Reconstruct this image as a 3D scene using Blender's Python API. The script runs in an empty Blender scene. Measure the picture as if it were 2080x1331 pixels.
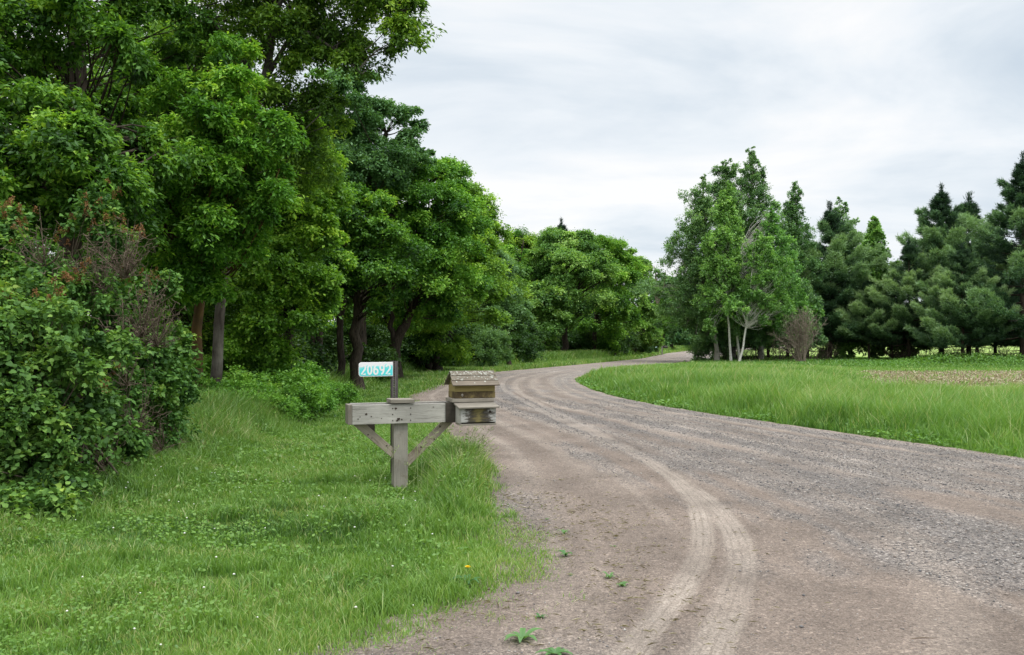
import bpy, math, random
import numpy as np
from mathutils import Vector, Matrix

PI = math.pi
C = bpy.context.scene.collection
EYE, F, CX, HY = 1.45, 1800.0, 1040.0, 695.0     # eye height; focal length, centre and horizon of the 2080 px photograph


def P(px, py, d):
    """the real-world point seen at (px, py) at depth d"""
    return np.array([(px - CX) / F * d, d, EYE - (py - HY) / F * d])


# ------------------------------------------------------------------ helpers
def tag(o, label=None, cat=None, group=None, kind=None):
    if label: o['label'] = label
    if cat: o['category'] = cat
    if group: o['group'] = group
    if kind: o['kind'] = kind
    return o


def thing(name, label, cat, loc=(0, 0, 0), rotz=0.0, group=None):
    o = bpy.data.objects.new(name, None)
    C.objects.link(o)
    o.empty_display_size = 0.2
    o.location = loc
    o.rotation_euler = (0, 0, rotz)
    return tag(o, label, cat, group)


def np_mesh(name, V, T, mat, attrs=None, smooth=False, color=None):
    V = np.ascontiguousarray(V, dtype=np.float32)
    T = np.ascontiguousarray(T, dtype=np.int32)
    k = T.shape[1]
    me = bpy.data.meshes.new(name)
    me.vertices.add(len(V))
    me.vertices.foreach_set('co', V.ravel())
    me.loops.add(T.size)
    me.loops.foreach_set('vertex_index', T.ravel())
    me.polygons.add(len(T))
    me.polygons.foreach_set('loop_start', np.arange(0, T.size, k, dtype=np.int32))
    for n, a in (attrs or {}).items():
        at = me.attributes.new(n, 'FLOAT', 'POINT')
        at.data.foreach_set('value', np.ascontiguousarray(a, dtype=np.float32))
    if color is not None:
        at = me.attributes.new('Col', 'FLOAT_COLOR', 'POINT')
        cc = np.ones((len(V), 4), dtype=np.float32)
        cc[:, :3] = color
        at.data.foreach_set('color', cc.ravel())
    me.update(calc_edges=True)
    if smooth:
        me.polygons.foreach_set('use_smooth', np.ones(len(T), dtype=bool))
    me.materials.append(mat)
    return me


def obj(name, me, parent=None):
    o = bpy.data.objects.new(name, me)
    C.objects.link(o)
    if parent: o.parent = parent
    return o


def unit(v):
    return v / np.maximum(np.linalg.norm(v, axis=-1, keepdims=True), 1e-9)


def _hash(ix, iy, seed):
    h = (ix * 374761393 + iy * 668265263 + seed * 974634777) & 0xffffffff
    h = ((h ^ (h >> 13)) * 1274126177) & 0xffffffff
    return ((h ^ (h >> 16)) & 0xffff) / 65535.0


def vnoise(x, y, seed=0):
    x = np.asarray(x, float); y = np.asarray(y, float)
    x0 = np.floor(x).astype(np.int64); y0 = np.floor(y).astype(np.int64)
    fx = x - x0; fy = y - y0
    fx = fx * fx * (3 - 2 * fx); fy = fy * fy * (3 - 2 * fy)
    a = _hash(x0, y0, seed); b = _hash(x0 + 1, y0, seed); c = _hash(x0, y0 + 1, seed); d = _hash(x0 + 1, y0 + 1, seed)
    return (a * (1 - fx) + b * fx) * (1 - fy) + (c * (1 - fx) + d * fx) * fy


def fbm(x, y, seed=0, oct=4):
    s = 0.0; a = 0.5; t = 0.0
    for i in range(oct):
        s = s + a * vnoise(x * 2 ** i, y * 2 ** i, seed + i * 17); t += a; a *= 0.55
    return s / t


def sstep(a, b, x):
    t = np.clip((x - a) / (b - a), 0, 1)
    return t * t * (3 - 2 * t)


class Tubes:
    """collects tapered tubes into one mesh"""
    def __init__(s): s.V = []; s.T = []; s.n = 0

    def add(s, pts, rad, sides=6):
        pts = np.asarray(pts, float); n = len(pts)
        tan = unit(np.gradient(pts, axis=0))
        ref = np.array([1.0, 0.1, 0.0]) if abs(tan[0][2]) > 0.7 else np.array([0.0, 0.0, 1.0])
        u = unit(np.cross(tan, ref)); w = np.cross(tan, u)
        a = np.linspace(0, 2 * PI, sides, endpoint=False)
        ring = np.cos(a)[None, :, None] * u[:, None, :] + np.sin(a)[None, :, None] * w[:, None, :]
        V = pts[:, None, :] + ring * np.asarray(rad)[:, None, None]
        s.V.append(V.reshape(-1, 3))
        i = np.arange(n - 1)[:, None] * sides; j = np.arange(sides)[None, :]; j2 = (j + 1) % sides
        q = np.stack([i + j, i + j2, i + sides + j2, i + sides + j], -1).reshape(-1, 4) + s.n
        s.T.append(q); s.n += n * sides

    def mesh(s, name, mat):
        return np_mesh(name, np.concatenate(s.V), np.concatenate(s.T), mat, smooth=True)


def smooth_path(pts, n):
    pts = np.asarray(pts, float)
    if len(pts) == 2:
        t = np.linspace(0, 1, n)[:, None]
        return pts[0] * (1 - t) + pts[1] * t
    P_ = np.vstack([2 * pts[0] - pts[1], pts, 2 * pts[-1] - pts[-2]])
    out = []
    seg = len(pts) - 1
    for t in np.linspace(0, seg, n):
        i = min(int(t), seg - 1); f = t - i
        p0, p1, p2, p3 = P_[i:i + 4]
        out.append(0.5 * ((2 * p1) + (-p0 + p2) * f + (2 * p0 - 5 * p1 + 4 * p2 - p3) * f * f + (-p0 + 3 * p1 - 3 * p2 + p3) * f ** 3))
    return np.array(out)


# ------------------------------------------------------------------ node helpers
def new_mat(name):
    m = bpy.data.materials.new(name); m.use_nodes = True
    nt = m.node_tree; nt.nodes.clear()
    out = nt.nodes.new('ShaderNodeOutputMaterial')
    return m, nt, out


def N(nt, typ, **kw):
    n = nt.nodes.new(typ)
    for k, v in kw.items():
        if k == 'inp':
            for a, b in v.items(): n.inputs[a].default_value = b
        else: setattr(n, k, v)
    return n


def ramp(nt, stops):
    r = nt.nodes.new('ShaderNodeValToRGB')
    e = r.color_ramp.elements
    while len(e) < len(stops): e.new(0.5)
    for i, (p, c) in enumerate(stops):
        e[i].position = p; e[i].color = (*c, 1) if len(c) == 3 else c
    return r


def math_n(nt, op, a, b=None, c=None):
    n = nt.nodes.new('ShaderNodeMath'); n.operation = op
    for i, v in enumerate((a, b, c)):
        if v is None: continue
        if isinstance(v, (int, float)): n.inputs[i].default_value = v
        else: nt.links.new(v, n.inputs[i])
    return n.outputs[0]


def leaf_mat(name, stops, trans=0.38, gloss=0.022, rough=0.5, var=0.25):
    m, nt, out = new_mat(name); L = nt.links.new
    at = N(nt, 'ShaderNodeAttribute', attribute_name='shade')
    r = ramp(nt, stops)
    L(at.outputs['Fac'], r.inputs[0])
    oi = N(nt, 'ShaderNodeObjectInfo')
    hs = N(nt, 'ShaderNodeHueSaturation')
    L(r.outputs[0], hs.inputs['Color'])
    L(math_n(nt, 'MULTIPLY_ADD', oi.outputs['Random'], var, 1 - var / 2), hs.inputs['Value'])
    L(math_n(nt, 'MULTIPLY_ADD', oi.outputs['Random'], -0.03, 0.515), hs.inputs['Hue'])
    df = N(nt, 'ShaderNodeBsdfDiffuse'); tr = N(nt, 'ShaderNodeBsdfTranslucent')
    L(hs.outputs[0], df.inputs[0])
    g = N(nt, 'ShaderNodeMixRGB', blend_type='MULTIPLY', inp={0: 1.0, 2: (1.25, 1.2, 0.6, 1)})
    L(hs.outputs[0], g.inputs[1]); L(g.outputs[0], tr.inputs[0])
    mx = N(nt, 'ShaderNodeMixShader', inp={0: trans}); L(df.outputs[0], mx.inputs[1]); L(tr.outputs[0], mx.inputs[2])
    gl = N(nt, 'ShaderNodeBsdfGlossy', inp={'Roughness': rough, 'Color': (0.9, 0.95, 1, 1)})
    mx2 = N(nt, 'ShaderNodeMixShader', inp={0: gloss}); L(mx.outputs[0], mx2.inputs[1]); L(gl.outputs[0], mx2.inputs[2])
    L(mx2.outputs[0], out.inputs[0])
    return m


def bark_mat(name, dark, light, moss=None, scale=6.0, birch=False):
    m, nt, out = new_mat(name); L = nt.links.new
    tc = N(nt, 'ShaderNodeTexCoord'); mp = N(nt, 'ShaderNodeMapping')
    mp.inputs['Scale'].default_value = (1, 1, 6.0) if birch else (3.5, 3.5, 0.7)
    L(tc.outputs['Object'], mp.inputs[0])
    n1 = N(nt, 'ShaderNodeTexNoise', inp={'Scale': scale, 'Detail': 6.0, 'Roughness': 0.65}); L(mp.outputs[0], n1.inputs[0])
    st = [(0.30, dark), (0.42, light), (0.75, light)] if birch else [(0.35, dark), (0.65, light)]
    r = ramp(nt, st); L(n1.outputs[0], r.inputs[0])
    col = r.outputs[0]
    if moss:
        n2 = N(nt, 'ShaderNodeTexNoise', inp={'Scale': 2.2, 'Detail': 4.0}); L(tc.outputs['Object'], n2.inputs[0])
        r2 = ramp(nt, [(0.45, (0, 0, 0)), (0.6, (1, 1, 1))]); L(n2.outputs[0], r2.inputs[0])
        mxc = N(nt, 'ShaderNodeMixRGB', inp={2: (*moss, 1)}); L(r2.outputs[0], mxc.inputs[0]); L(col, mxc.inputs[1]); col = mxc.outputs[0]
    b = N(nt, 'ShaderNodeBsdfPrincipled', inp={'Roughness': 0.9})
    b.inputs['Specular IOR Level'].default_value = 0.15
    L(col, b.inputs['Base Color'])
    bp = N(nt, 'ShaderNodeBump', inp={'Strength': 0.8, 'Distance': 0.02}); L(n1.outputs[0], bp.inputs['Height']); L(bp.outputs[0], b.inputs['Normal'])
    L(b.outputs[0], out.inputs[0])
    return m


M = {}
M['ash'] = leaf_mat('ash_leaf', [(0.0, (0.025, 0.064, 0.011)), (0.45, (0.081, 0.192, 0.022)), (0.8, (0.202, 0.380, 0.043)), (1.0, (0.399, 0.597, 0.074))])
M['ash_bright'] = leaf_mat('bright_leaf', [(0.0, (0.051, 0.128, 0.012)), (0.45, (0.144, 0.316, 0.031)), (0.8, (0.302, 0.530, 0.057)), (1.0, (0.516, 0.740, 0.089))])
M['maple'] = leaf_mat('maple_leaf', [(0.0, (0.034, 0.093, 0.015)), (0.45, (0.129, 0.285, 0.034)), (0.8, (0.290, 0.514, 0.062)), (1.0, (0.496, 0.734, 0.110))])
M['maple_far'] = leaf_mat('far_leaf', [(0.0, (0.047, 0.114, 0.029)), (0.45, (0.129, 0.278, 0.056)), (0.8, (0.266, 0.455, 0.097)), (1.0, (0.411, 0.609, 0.159))])  # paler and bluer than maple: distance haze put into the colour
M['haze'] = leaf_mat('hazy_leaf', [(0.0, (0.063, 0.152, 0.063)), (0.45, (0.114, 0.253, 0.089)), (0.8, (0.164, 0.329, 0.114)), (1.0, (0.228, 0.417, 0.152))])  # stronger distance haze, mixed into the leaf colour itself
M['aspen'] = leaf_mat('aspen_leaf', [(0.0, (0.052, 0.124, 0.047)), (0.45, (0.124, 0.267, 0.088)), (0.8, (0.221, 0.402, 0.150)), (1.0, (0.337, 0.545, 0.234))], gloss=0.035)
M['birch'] = leaf_mat('birch_leaf', [(0.0, (0.063, 0.159, 0.043)), (0.45, (0.152, 0.342, 0.081)), (0.8, (0.266, 0.506, 0.127)), (1.0, (0.380, 0.632, 0.202))], gloss=0.03)
M['needle'] = leaf_mat('pine_needle', [(0.0, (0.014, 0.039, 0.021)), (0.4, (0.056, 0.126, 0.056)), (0.7, (0.133, 0.252, 0.108)), (1.0, (0.250, 0.395, 0.169))], trans=0.25, gloss=0.03, var=0.25)
M['lilac'] = leaf_mat('lilac_leaf', [(0.0, (0.037, 0.090, 0.023)), (0.45, (0.102, 0.216, 0.046)), (0.8, (0.206, 0.353, 0.068)), (1.0, (0.371, 0.500, 0.097))], trans=0.3, gloss=0.012, rough=0.5)
M['shade_leaf'] = leaf_mat('shade_leaf', [(0.0, (0.012, 0.037, 0.008)), (0.5, (0.038, 0.097, 0.015)), (1.0, (0.088, 0.178, 0.029))])  # dark leaf copy: shade inside the woods put into the colour
M['under'] = leaf_mat('undergrowth_leaf', [(0.0, (0.045, 0.133, 0.018)), (0.45, (0.120, 0.297, 0.038)), (0.8, (0.205, 0.431, 0.059)), (1.0, (0.329, 0.547, 0.101))])
M['willow'] = leaf_mat('willow_leaf', [(0.0, (0.044, 0.118, 0.033)), (0.45, (0.100, 0.224, 0.070)), (0.8, (0.162, 0.320, 0.118)), (1.0, (0.237, 0.401, 0.187))])
M['grass'] = leaf_mat('grass_blade', [(0.0, (0.051, 0.132, 0.020)), (0.35, (0.128, 0.273, 0.043)), (0.7, (0.213, 0.378, 0.074)), (0.9, (0.307, 0.458, 0.125)), (1.0, (0.444, 0.458, 0.217))], trans=0.4, gloss=0.03, var=0.0)
M['panicle'] = leaf_mat('dead_lilac_bloom', [(0.0, (0.077, 0.043, 0.022)), (0.5, (0.168, 0.089, 0.036)), (1.0, (0.260, 0.153, 0.071))], trans=0.1, gloss=0.0, var=0.0)
M['bark'] = bark_mat('ash_bark', (0.035, 0.028, 0.022), (0.15, 0.125, 0.10))
M['bark_grey'] = bark_mat('grey_bark', (0.028, 0.023, 0.019), (0.085, 0.072, 0.06), moss=(0.13, 0.12, 0.10))
M['bark_rust'] = bark_mat('lichen_bark', (0.045, 0.03, 0.018), (0.10, 0.065, 0.035), moss=(0.13, 0.078, 0.028))
M['bark_dark'] = bark_mat('dark_bark', (0.022, 0.017, 0.013), (0.085, 0.066, 0.05))
M['bark_white'] = bark_mat('white_bark', (0.10, 0.09, 0.08), (0.66, 0.64, 0.58), birch=True, scale=4.0)
M['bark_pale'] = bark_mat('aspen_bark', (0.07, 0.065, 0.05), (0.30, 0.28, 0.24), birch=True, scale=3.0)
M['twig'] = bark_mat('dry_twig', (0.085, 0.062, 0.045), (0.22, 0.17, 0.13))
M['twig_pale'] = bark_mat('pale_twig', (0.17, 0.135, 0.105), (0.36, 0.30, 0.24))

# ------------------------------------------------------------------ leaves
LEAF4 = (np.array([[0, 0, 0], [.45, .5, .07], [1, 0, -.08], [.45, -.5, .07]]), np.array([[0, 2, 1], [0, 3, 2]]))
HEART = (np.array([[0, 0, 0], [.18, .36, .05], [.5, .42, .03], [1.05, 0, -.16], [.5, -.42, .03], [.18, -.36, .05]]),
         np.array([[0, 2, 1], [0, 3, 2], [0, 4, 3], [0, 5, 4]]))


def place_leaves(tmpl, pos, ddir, nor, size, width):
    tv, tt = tmpl
    n = len(pos); k = len(tv)
    x = unit(ddir); z = unit(nor - (nor * x).sum(-1, keepdims=True) * x); y = np.cross(z, x)
    s = np.asarray(size).reshape(-1, 1, 1) * np.ones((n, 1, 1)); w = np.asarray(width).reshape(-1, 1, 1) * np.ones((n, 1, 1))
    V = pos[:, None] + s * (tv[None, :, 0:1] * x[:, None] + tv[None, :, 2:3] * z[:, None]) + s * w * tv[None, :, 1:2] * y[:, None]
    T = tt[None] + (np.arange(n) * k)[:, None, None]
    return V.reshape(-1, 3), T.reshape(-1, 3)


def rdir(rng, n):
    return unit(rng.normal(size=(n, 3)))


def clumps_in(rng, lobes, cr, cover=1.0):
    out = []; ax = []; cs = []
    cr0 = cr
    for (c, r) in lobes:
        c = np.array(c, float); r = np.array(r, float) * np.ones(3)
        area = 4 * PI * ((r[0] * r[1] * r[2]) ** (2 / 3))
        cr = min(cr0, 0.62 * float(np.mean(r)) + 0.04)
        n = max(2, int(cover * area / (PI * cr * cr) * 1.1))
        u = rdir(rng, n); u[:, 2] = np.where(u[:, 2] < -0.55, -u[:, 2], u[:, 2])
        q = rng.uniform(0.55, 1.0, (n, 1)) ** 0.7
        out.append(c + u * r * q); ax.append(unit(u + np.array([0, 0, 0.25]))); cs.append(np.full(n, cr))
    return np.concatenate(out), np.concatenate(ax), np.concatenate(cs)


def leaves_on(rng, cen, ax, cr, ntw, nlf, tmpl, size, width, flat=0.65, droop=0.25, upn=0.9, tipbright=0.42):
    n = len(cen)
    R = cr * rng.uniform(0.5, 1.45, n)
    td = unit(ax[:, None] * 0.40 + rdir(rng, n * ntw).reshape(n, ntw, 3))
    td[..., 2] *= flat
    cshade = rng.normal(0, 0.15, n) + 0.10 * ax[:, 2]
    u = rng.uniform(0.22, 1.0, (n, ntw, nlf)) ** 0.7
    tl = rng.uniform(0.6, 1.1, (n, ntw, 1))
    pos = cen[:, None, None] + td[:, :, None] * (R[:, None, None] * u * tl)[..., None]
    pos[..., 2] -= droop * R[:, None, None] * (u * tl) ** 2 * 0.6
    pos += rng.normal(0, 0.13, pos.shape) * R[:, None, None, None]
    tds = np.broadcast_to(td[:, :, None], pos.shape)
    N_ = n * ntw * nlf
    tds = tds.reshape(N_, 3)
    d = unit(0.7 * tds + 0.8 * rng.normal(size=(N_, 3)) * np.array([1, 1, 0.6]) + np.array([0, 0, -droop]))
    nor = unit(np.array([0, 0, upn]) + 0.55 * rng.normal(size=(N_, 3)) + 0.35 * tds)
    sz = size * rng.uniform(0.5, 1.3, N_)
    keep = np.ones(N_, bool)
    if np.ndim(cr) > 0:
        pk = np.clip((cr / np.max(cr)) ** 1.3, 0.12, 1)
        keep = rng.random(N_) < np.repeat(pk, ntw * nlf)
    V, T = place_leaves(tmpl, pos.reshape(N_, 3)[keep], d[keep], nor[keep], sz[keep], width)
    tw = rng.normal(0, 0.09, (n, ntw, 1))
    sh = 0.34 + cshade[:, None, None] + tw + tipbright * (u - 0.5) + rng.normal(0, 0.10, (n, ntw, nlf))  # paler tips: new growth, plus light-and-dark layering painted into the tone
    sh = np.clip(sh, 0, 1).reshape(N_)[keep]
    return V, T, np.repeat(sh, len(tmpl[0]))


def tree_meshes(name, seed, trunks, lobes, cr, ntw, nlf, size, width=0.5, tmpl=LEAF4, leafm='maple', barkm='bark',
                cover=1.0, limbs=True, limb_r=0.03, sides=8, flat=0.65, droop=0.25, lean=0.6, twigs=0):
    """trunks: list of (points, base radius, top radius).  returns trunk mesh, crown mesh"""
    rng = np.random.default_rng(seed)
    cen, ax, crs = clumps_in(rng, lobes, cr, cover)
    V, T, sh = leaves_on(rng, cen, ax, crs, ntw, nlf, tmpl, size, width, flat, droop)
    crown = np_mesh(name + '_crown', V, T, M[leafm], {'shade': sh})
    tb = Tubes(); spine = []
    for pts, r0, r1 in trunks:
        p = smooth_path(pts, 14); t = np.linspace(0, 1, 14)
        p[1:-1] += rng.normal(0, 0.25 * r0, (12, 3)) * np.array([1, 1, 0])
        rr = r0 * (1 - t) + r1 * t
        rr[0] *= 1.35; rr[1] *= 1.05
        tb.add(p, rr, sides)
        tt = np.linspace(0, 1, 60)
        spine.append(np.stack([np.interp(tt, t, p[:, k]) for k in range(3)], -1))
    if limbs:
        sp = np.concatenate(spine)
        zmin = sp[:, 2].min() + 0.36 * (sp[:, 2].max() - sp[:, 2].min())
        cand = sp[sp[:, 2] > zmin]
        for c in cen:
            dv = c - cand
            h = np.hypot(dv[:, 0], dv[:, 1])
            cost = np.abs(dv[:, 2] - lean * h) + 0.5 * h
            b = cand[np.argmin(cost)]
            m1 = b * 0.55 + c * 0.45 + rng.normal(0, 0.08, 3) * np.linalg.norm(c - b)
            p = smooth_path([b, m1, c], 6)
            L = np.linalg.norm(c - b)
            r0 = limb_r * (0.5 + 0.35 * L ** 0.7)
            tb.add(p, np.linspace(r0, r0 * 0.25, 6), 4 if sides < 8 else 5)
            for _ in range(twigs):
                e = c + rdir(rng, 1)[0] * cr * 0.9
                tb.add(smooth_path([p[4], c, e], 4), [r0 * 0.25, r0 * 0.2, r0 * 0.14, 0.003], 3)
    return tb.mesh(name + '_trunk', M[barkm]), crown


def plant_tree(kind, label, cat, meshes, loc=(0, 0, 0), rotz=0.0, scale=1.0, group=None):
    t = thing(kind, label, cat, loc, rotz, group)
    t.scale = (scale,) * 3 if isinstance(scale, (int, float)) else scale
    obj('trunk', meshes[0], t)
    obj('crown', meshes[1], t)
    return t


def lobes_px(L, base, k=1.0):
    """measured crown masses (px, py, depth, radius in px) as local ellipsoids about the tree base"""
    out = []
    for (x, y, d, r) in L:
        R = r / F * d
        out.append((P(x, y, d) - base, (R * k, R * 0.95 * k, R * 0.9 * k)))
    return out


def path_px(pts, base):
    return [P(x, y, d) - base for (x, y, d) in pts]


def gxy(px, py, d):
    return np.array([(px - CX) / F * d, d, 0.0])

# ------------------------------------------------------------------ road layout (metres; y is depth from the camera)
RL_D = [-6, 1, 3, 4.1, 4.7, 5.4, 6.1, 7.15, 7.8, 9.16, 11.1, 13.4, 15.8, 20, 23.7, 30.7, 35, 39, 42.8, 47.5, 53, 60, 74.6, 90, 113, 174, 230, 300]
RL_X = [-9, -6, -2.0, -.58, -.18, .27, .40, .18, -.18, -.28, -.46, -.82, -1.3, -2.15, -2.75, -2.5, -2.15, -1.6, -.85, 1.0, 3.0, 5.4, 10.4, 14.3, 19.5, 37, 60, 95]
RS_X = [-2.2, -1.6, -1.1, -.95, -.85, -.8, -.7, -.6, -.55, -.5, -.6, -.9, -1.35, -2.15, -2.75, -2.5, -2.15, -1.6, -.85, 1.0, 3.0, 5.4, 10.4, 14.3, 19.5, 37, 60, 95]
RR_D = [-6, 1, 3, 5, 8, 10.9, 14.3, 16.8, 19.6, 23.1, 27.5, 31.4, 35, 40, 46, 53, 60, 70, 80, 95, 115, 150, 180, 230, 300]
RR_X = [16, 12, 10.3, 9.2, 7.6, 6.35, 5.15, 4.3, 3.45, 2.75, 2.35, 2.3, 2.5, 3.5, 5.6, 8.6, 11.6, 15.2, 18.3, 22.5, 28.0, 38, 48, 68, 104]
_fd = np.linspace(-6, 300, 6121)


def _smooth(D, X, w=9):
    y = np.interp(_fd, D, X); k = np.hanning(w * 2 + 1); k /= k.sum()
    return np.convolve(np.pad(y, w, mode='edge'), k, 'valid')


_RL = _smooth(RL_D, RL_X, 8); _RS = _smooth(RL_D, RS_X, 24); _RR = _smooth(RR_D, RR_X, 24)
XL = lambda d: np.interp(d, _fd, _RL)
XS = lambda d: np.interp(d, _fd, _RS)
XR = lambda d: np.interp(d, _fd, _RR)


def ground_z(x, y):
    """gentle relief of the land; the road bed is level"""
    x = np.asarray(x, float); y = np.asarray(y, float)
    off = np.maximum(XL(y) - 0.55 * sstep(14, 10, y) - x, x - XR(y))
    z = 0.05 * (fbm(x * 0.5, y * 0.5, 3, 3) - 0.5) * sstep(0, 1.0, off)
    z = z - 0.055 + 0.05 * sstep(-0.1, 0.7, off)
    near = sstep(60, 30, np.abs(y))
    z = z + near * 0.08 * sstep(0.5, 3.0, x - XR(y)) * sstep(8.0, 3.5, x - XR(y))
    return z


# --- ground sheet
def rows(a, b, s0, g):
    r = [a]; s = s0
    while r[-1] < b: r.append(r[-1] + s); s *= g
    return np.array(r)


yy = np.concatenate([np.linspace(-40, 0, 20)[:-1], rows(0.0, 3500, 0.12, 1.012)])
sx = np.sinh(np.linspace(-4.2, 4.2, 301)) / math.sinh(4.2)
X2, Y2 = np.meshgrid(sx, yy)
X2 = X2 * (60 + 1.2 * np.abs(Y2))
Z2 = ground_z(X2, Y2)
nr, nc = X2.shape


def tan_zone(x, y):
    edge = 3.0 * (fbm(x * 0.3, y * 0.4, 11, 3) - 0.5) + 2.6 * (fbm(x * 1.5, y * 1.2, 12, 3) - 0.5)
    return sstep(0.37, 0.41, (x + 0.5 * edge) / np.maximum(y, 5)) * sstep(25.5, 26.8, y + 0.35 * edge + 0.02 * x) * sstep(44, 42, y)


def zone_color(x, y):
    off = x - XR(y)
    patch = fbm(x * 0.9, y * 0.9, 5, 4)[..., None]
    turf = np.array([0.095, 0.15, 0.035]) * (0.7 + 0.7 * patch)
    soil = np.array([0.36, 0.32, 0.24]) * (0.75 + 0.5 * fbm(x * 3, y * 3, 8, 3)[..., None])
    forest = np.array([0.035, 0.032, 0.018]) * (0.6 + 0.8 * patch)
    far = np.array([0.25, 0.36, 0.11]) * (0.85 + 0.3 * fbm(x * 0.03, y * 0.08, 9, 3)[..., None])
    c = turf
    s = tan_zone(x, y)
    c = c * (1 - s[..., None]) + soil * s[..., None]
    ff = (sstep(78, 86, y) * (off > 3))[..., None]
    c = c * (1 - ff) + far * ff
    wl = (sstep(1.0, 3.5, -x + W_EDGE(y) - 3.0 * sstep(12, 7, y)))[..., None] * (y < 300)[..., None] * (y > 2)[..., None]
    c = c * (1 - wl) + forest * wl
    return c


WD = [-40, 4, 7.4, 9.3, 11, 13.4, 14.9, 19.3, 23, 27, 35, 43, 47, 52, 60, 70, 85, 110, 150, 200, 300]
WX = [-6, -4.6, -4.0, -3.9, -4.0, -4.4, -4.3, -4.6, -5.0, -5.1, -5.2, -4.6, -4.0, -1.0, 2.5, 6.2, 11, 16.5, 27, 42, 85]
W_EDGE = lambda d: np.interp(d, WD, WX)

gcol = zone_color(X2, Y2)
V = np.stack([X2, Y2, Z2], -1).reshape(-1, 3)
ii = (np.arange(nr - 1)[:, None] * nc + np.arange(nc - 1)[None]).ravel()
Tq = np.stack([ii, ii + 1, ii + nc + 1, ii + nc], -1)


def ground_mat():
    m, nt, out = new_mat('ground_turf'); L = nt.links.new
    at = N(nt, 'ShaderNodeAttribute', attribute_name='Col')
    tc = N(nt, 'ShaderNodeTexCoord')
    n1 = N(nt, 'ShaderNodeTexNoise', inp={'Scale': 14.0, 'Detail': 8.0, 'Roughness': 0.7}); L(tc.outputs['Object'], n1.inputs[0])
    r = ramp(nt, [(0.3, (0.55, 0.5, 0.5)), (0.7, (1.35, 1.35, 1.2))]); L(n1.outputs[0], r.inputs[0])
    mx = N(nt, 'ShaderNodeMixRGB', blend_type='MULTIPLY', inp={0: 1.0}); L(at.outputs['Color'], mx.inputs[1]); L(r.outputs[0], mx.inputs[2])
    b = N(nt, 'ShaderNodeBsdfPrincipled', inp={'Roughness': 0.95}); b.inputs['Specular IOR Level'].default_value = 0.1
    L(mx.outputs[0], b.inputs['Base Color'])
    bp = N(nt, 'ShaderNodeBump', inp={'Strength': 0.6, 'Distance': 0.03}); L(n1.outputs[0], bp.inputs['Height']); L(bp.outputs[0], b.inputs['Normal'])
    L(b.outputs[0], out.inputs[0])
    return m


g = obj('ground', np_mesh('ground', V, Tq, ground_mat(), smooth=True, color=gcol.reshape(-1, 3)))
tag(g, 'green grassland and fields either side of the gravel road', 'ground', kind='structure')

# --- road sheet
rd = np.concatenate([np.linspace(-6, 2.6, 30)[:-1], rows(2.6, 300, 0.026, 1.0058)])
nw = 300
ws = np.linspace(0, 1, nw)
D2 = np.repeat(rd[:, None], nw, 1)
xl = XL(rd); xr = XR(rd); xs = XS(rd)
EXT = lambda y: 0.25 + 0.40 * sstep(14, 10, y)
ext_ = EXT(rd)
X3 = (xl - ext_)[:, None] + (xr - xl + ext_ + 0.25)[:, None] * ws[None]
Wn = (X3 - xs[:, None]) / np.maximum(xr - xs, 1)[:, None]          # 0 at the left rut line, 1 at the right edge
vlen = np.cumsum(np.concatenate([[0], np.hypot(np.diff(rd), np.diff((xs + xr) / 2))]))[:, None] * np.ones((1, nw))


def dist_to(path, X, Y):
    """signed side distance and run length to a polyline"""
    p = smooth_path(path, 60)[:, :2] if len(path[0]) > 2 else smooth_path(path, 60)
    seg = np.diff(p, axis=0); ln = np.hypot(seg[:, 0], seg[:, 1]); s0 = np.concatenate([[0], np.cumsum(ln)])
    best = np.full(X.shape, 9e9); sd = np.zeros(X.shape); ss = np.zeros(X.shape)
    for i in range(len(seg)):
        u = seg[i] / max(ln[i], 1e-6)
        dx = X - p[i, 0]; dy = Y - p[i, 1]
        t = np.clip(dx * u[0] + dy * u[1], 0, ln[i])
        ex = dx - t * u[0]; ey = dy - t * u[1]
        d = np.hypot(ex, ey); side = np.sign(u[0] * dy - u[1] * dx)
        k = d < best
        best = np.where(k, d, best); sd = np.where(k, d * side, sd); ss = np.where(k, s0[i] + t, ss)
    return sd, ss


def gp(L):
    return [((x - CX) / F * (EYE * F / (y - HY)), EYE * F / (y - HY)) for x, y in L]


T1 = gp([(1120, 1600), (1240, 1400), (1325, 1275), (1385, 1205), (1425, 1130), (1425, 1065), (1398, 1010), (1330, 950), (1240, 900), (1140, 858), (1060, 815), (1022, 788), (1040, 768), (1120, 753)])
T2 = gp([(1340, 1600), (1400, 1450), (1445, 1331), (1490, 1225), (1507, 1150), (1492, 1090), (1450, 1035), (1385, 985), (1290, 925), (1180, 868), (1090, 820), (1048, 790), (1062, 770), (1140, 755)])
T3 = gp([(2500, 1120), (2080, 1020), (1800, 965), (1560, 905), (1380, 862), (1230, 826), (1120, 793), (1085, 777), (1100, 764), (1160, 752)])
T4 = gp([(2900, 1130), (2080, 985), (1760, 925), (1500, 872), (1300, 830), (1180, 802), (1130, 784), (1135, 768), (1180, 754)])
T5 = gp([(1960, 1400), (1950, 1290), (1905, 1180), (1800, 1080), (1650, 1000), (1480, 930), (1300, 868), (1150, 815)])
X, Y = X3, D2
t1, s1 = dist_to(T1, X, Y); t2, s2 = dist_to(T2, X, Y); t3, s3 = dist_to(T3, X, Y); t4, s4 = dist_to(T4, X, Y); t5, s5 = dist_to(T5, X, Y)


def track(t, hw, soft=0.03):
    return sstep(hw + soft, hw - soft, np.abs(t))


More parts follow.
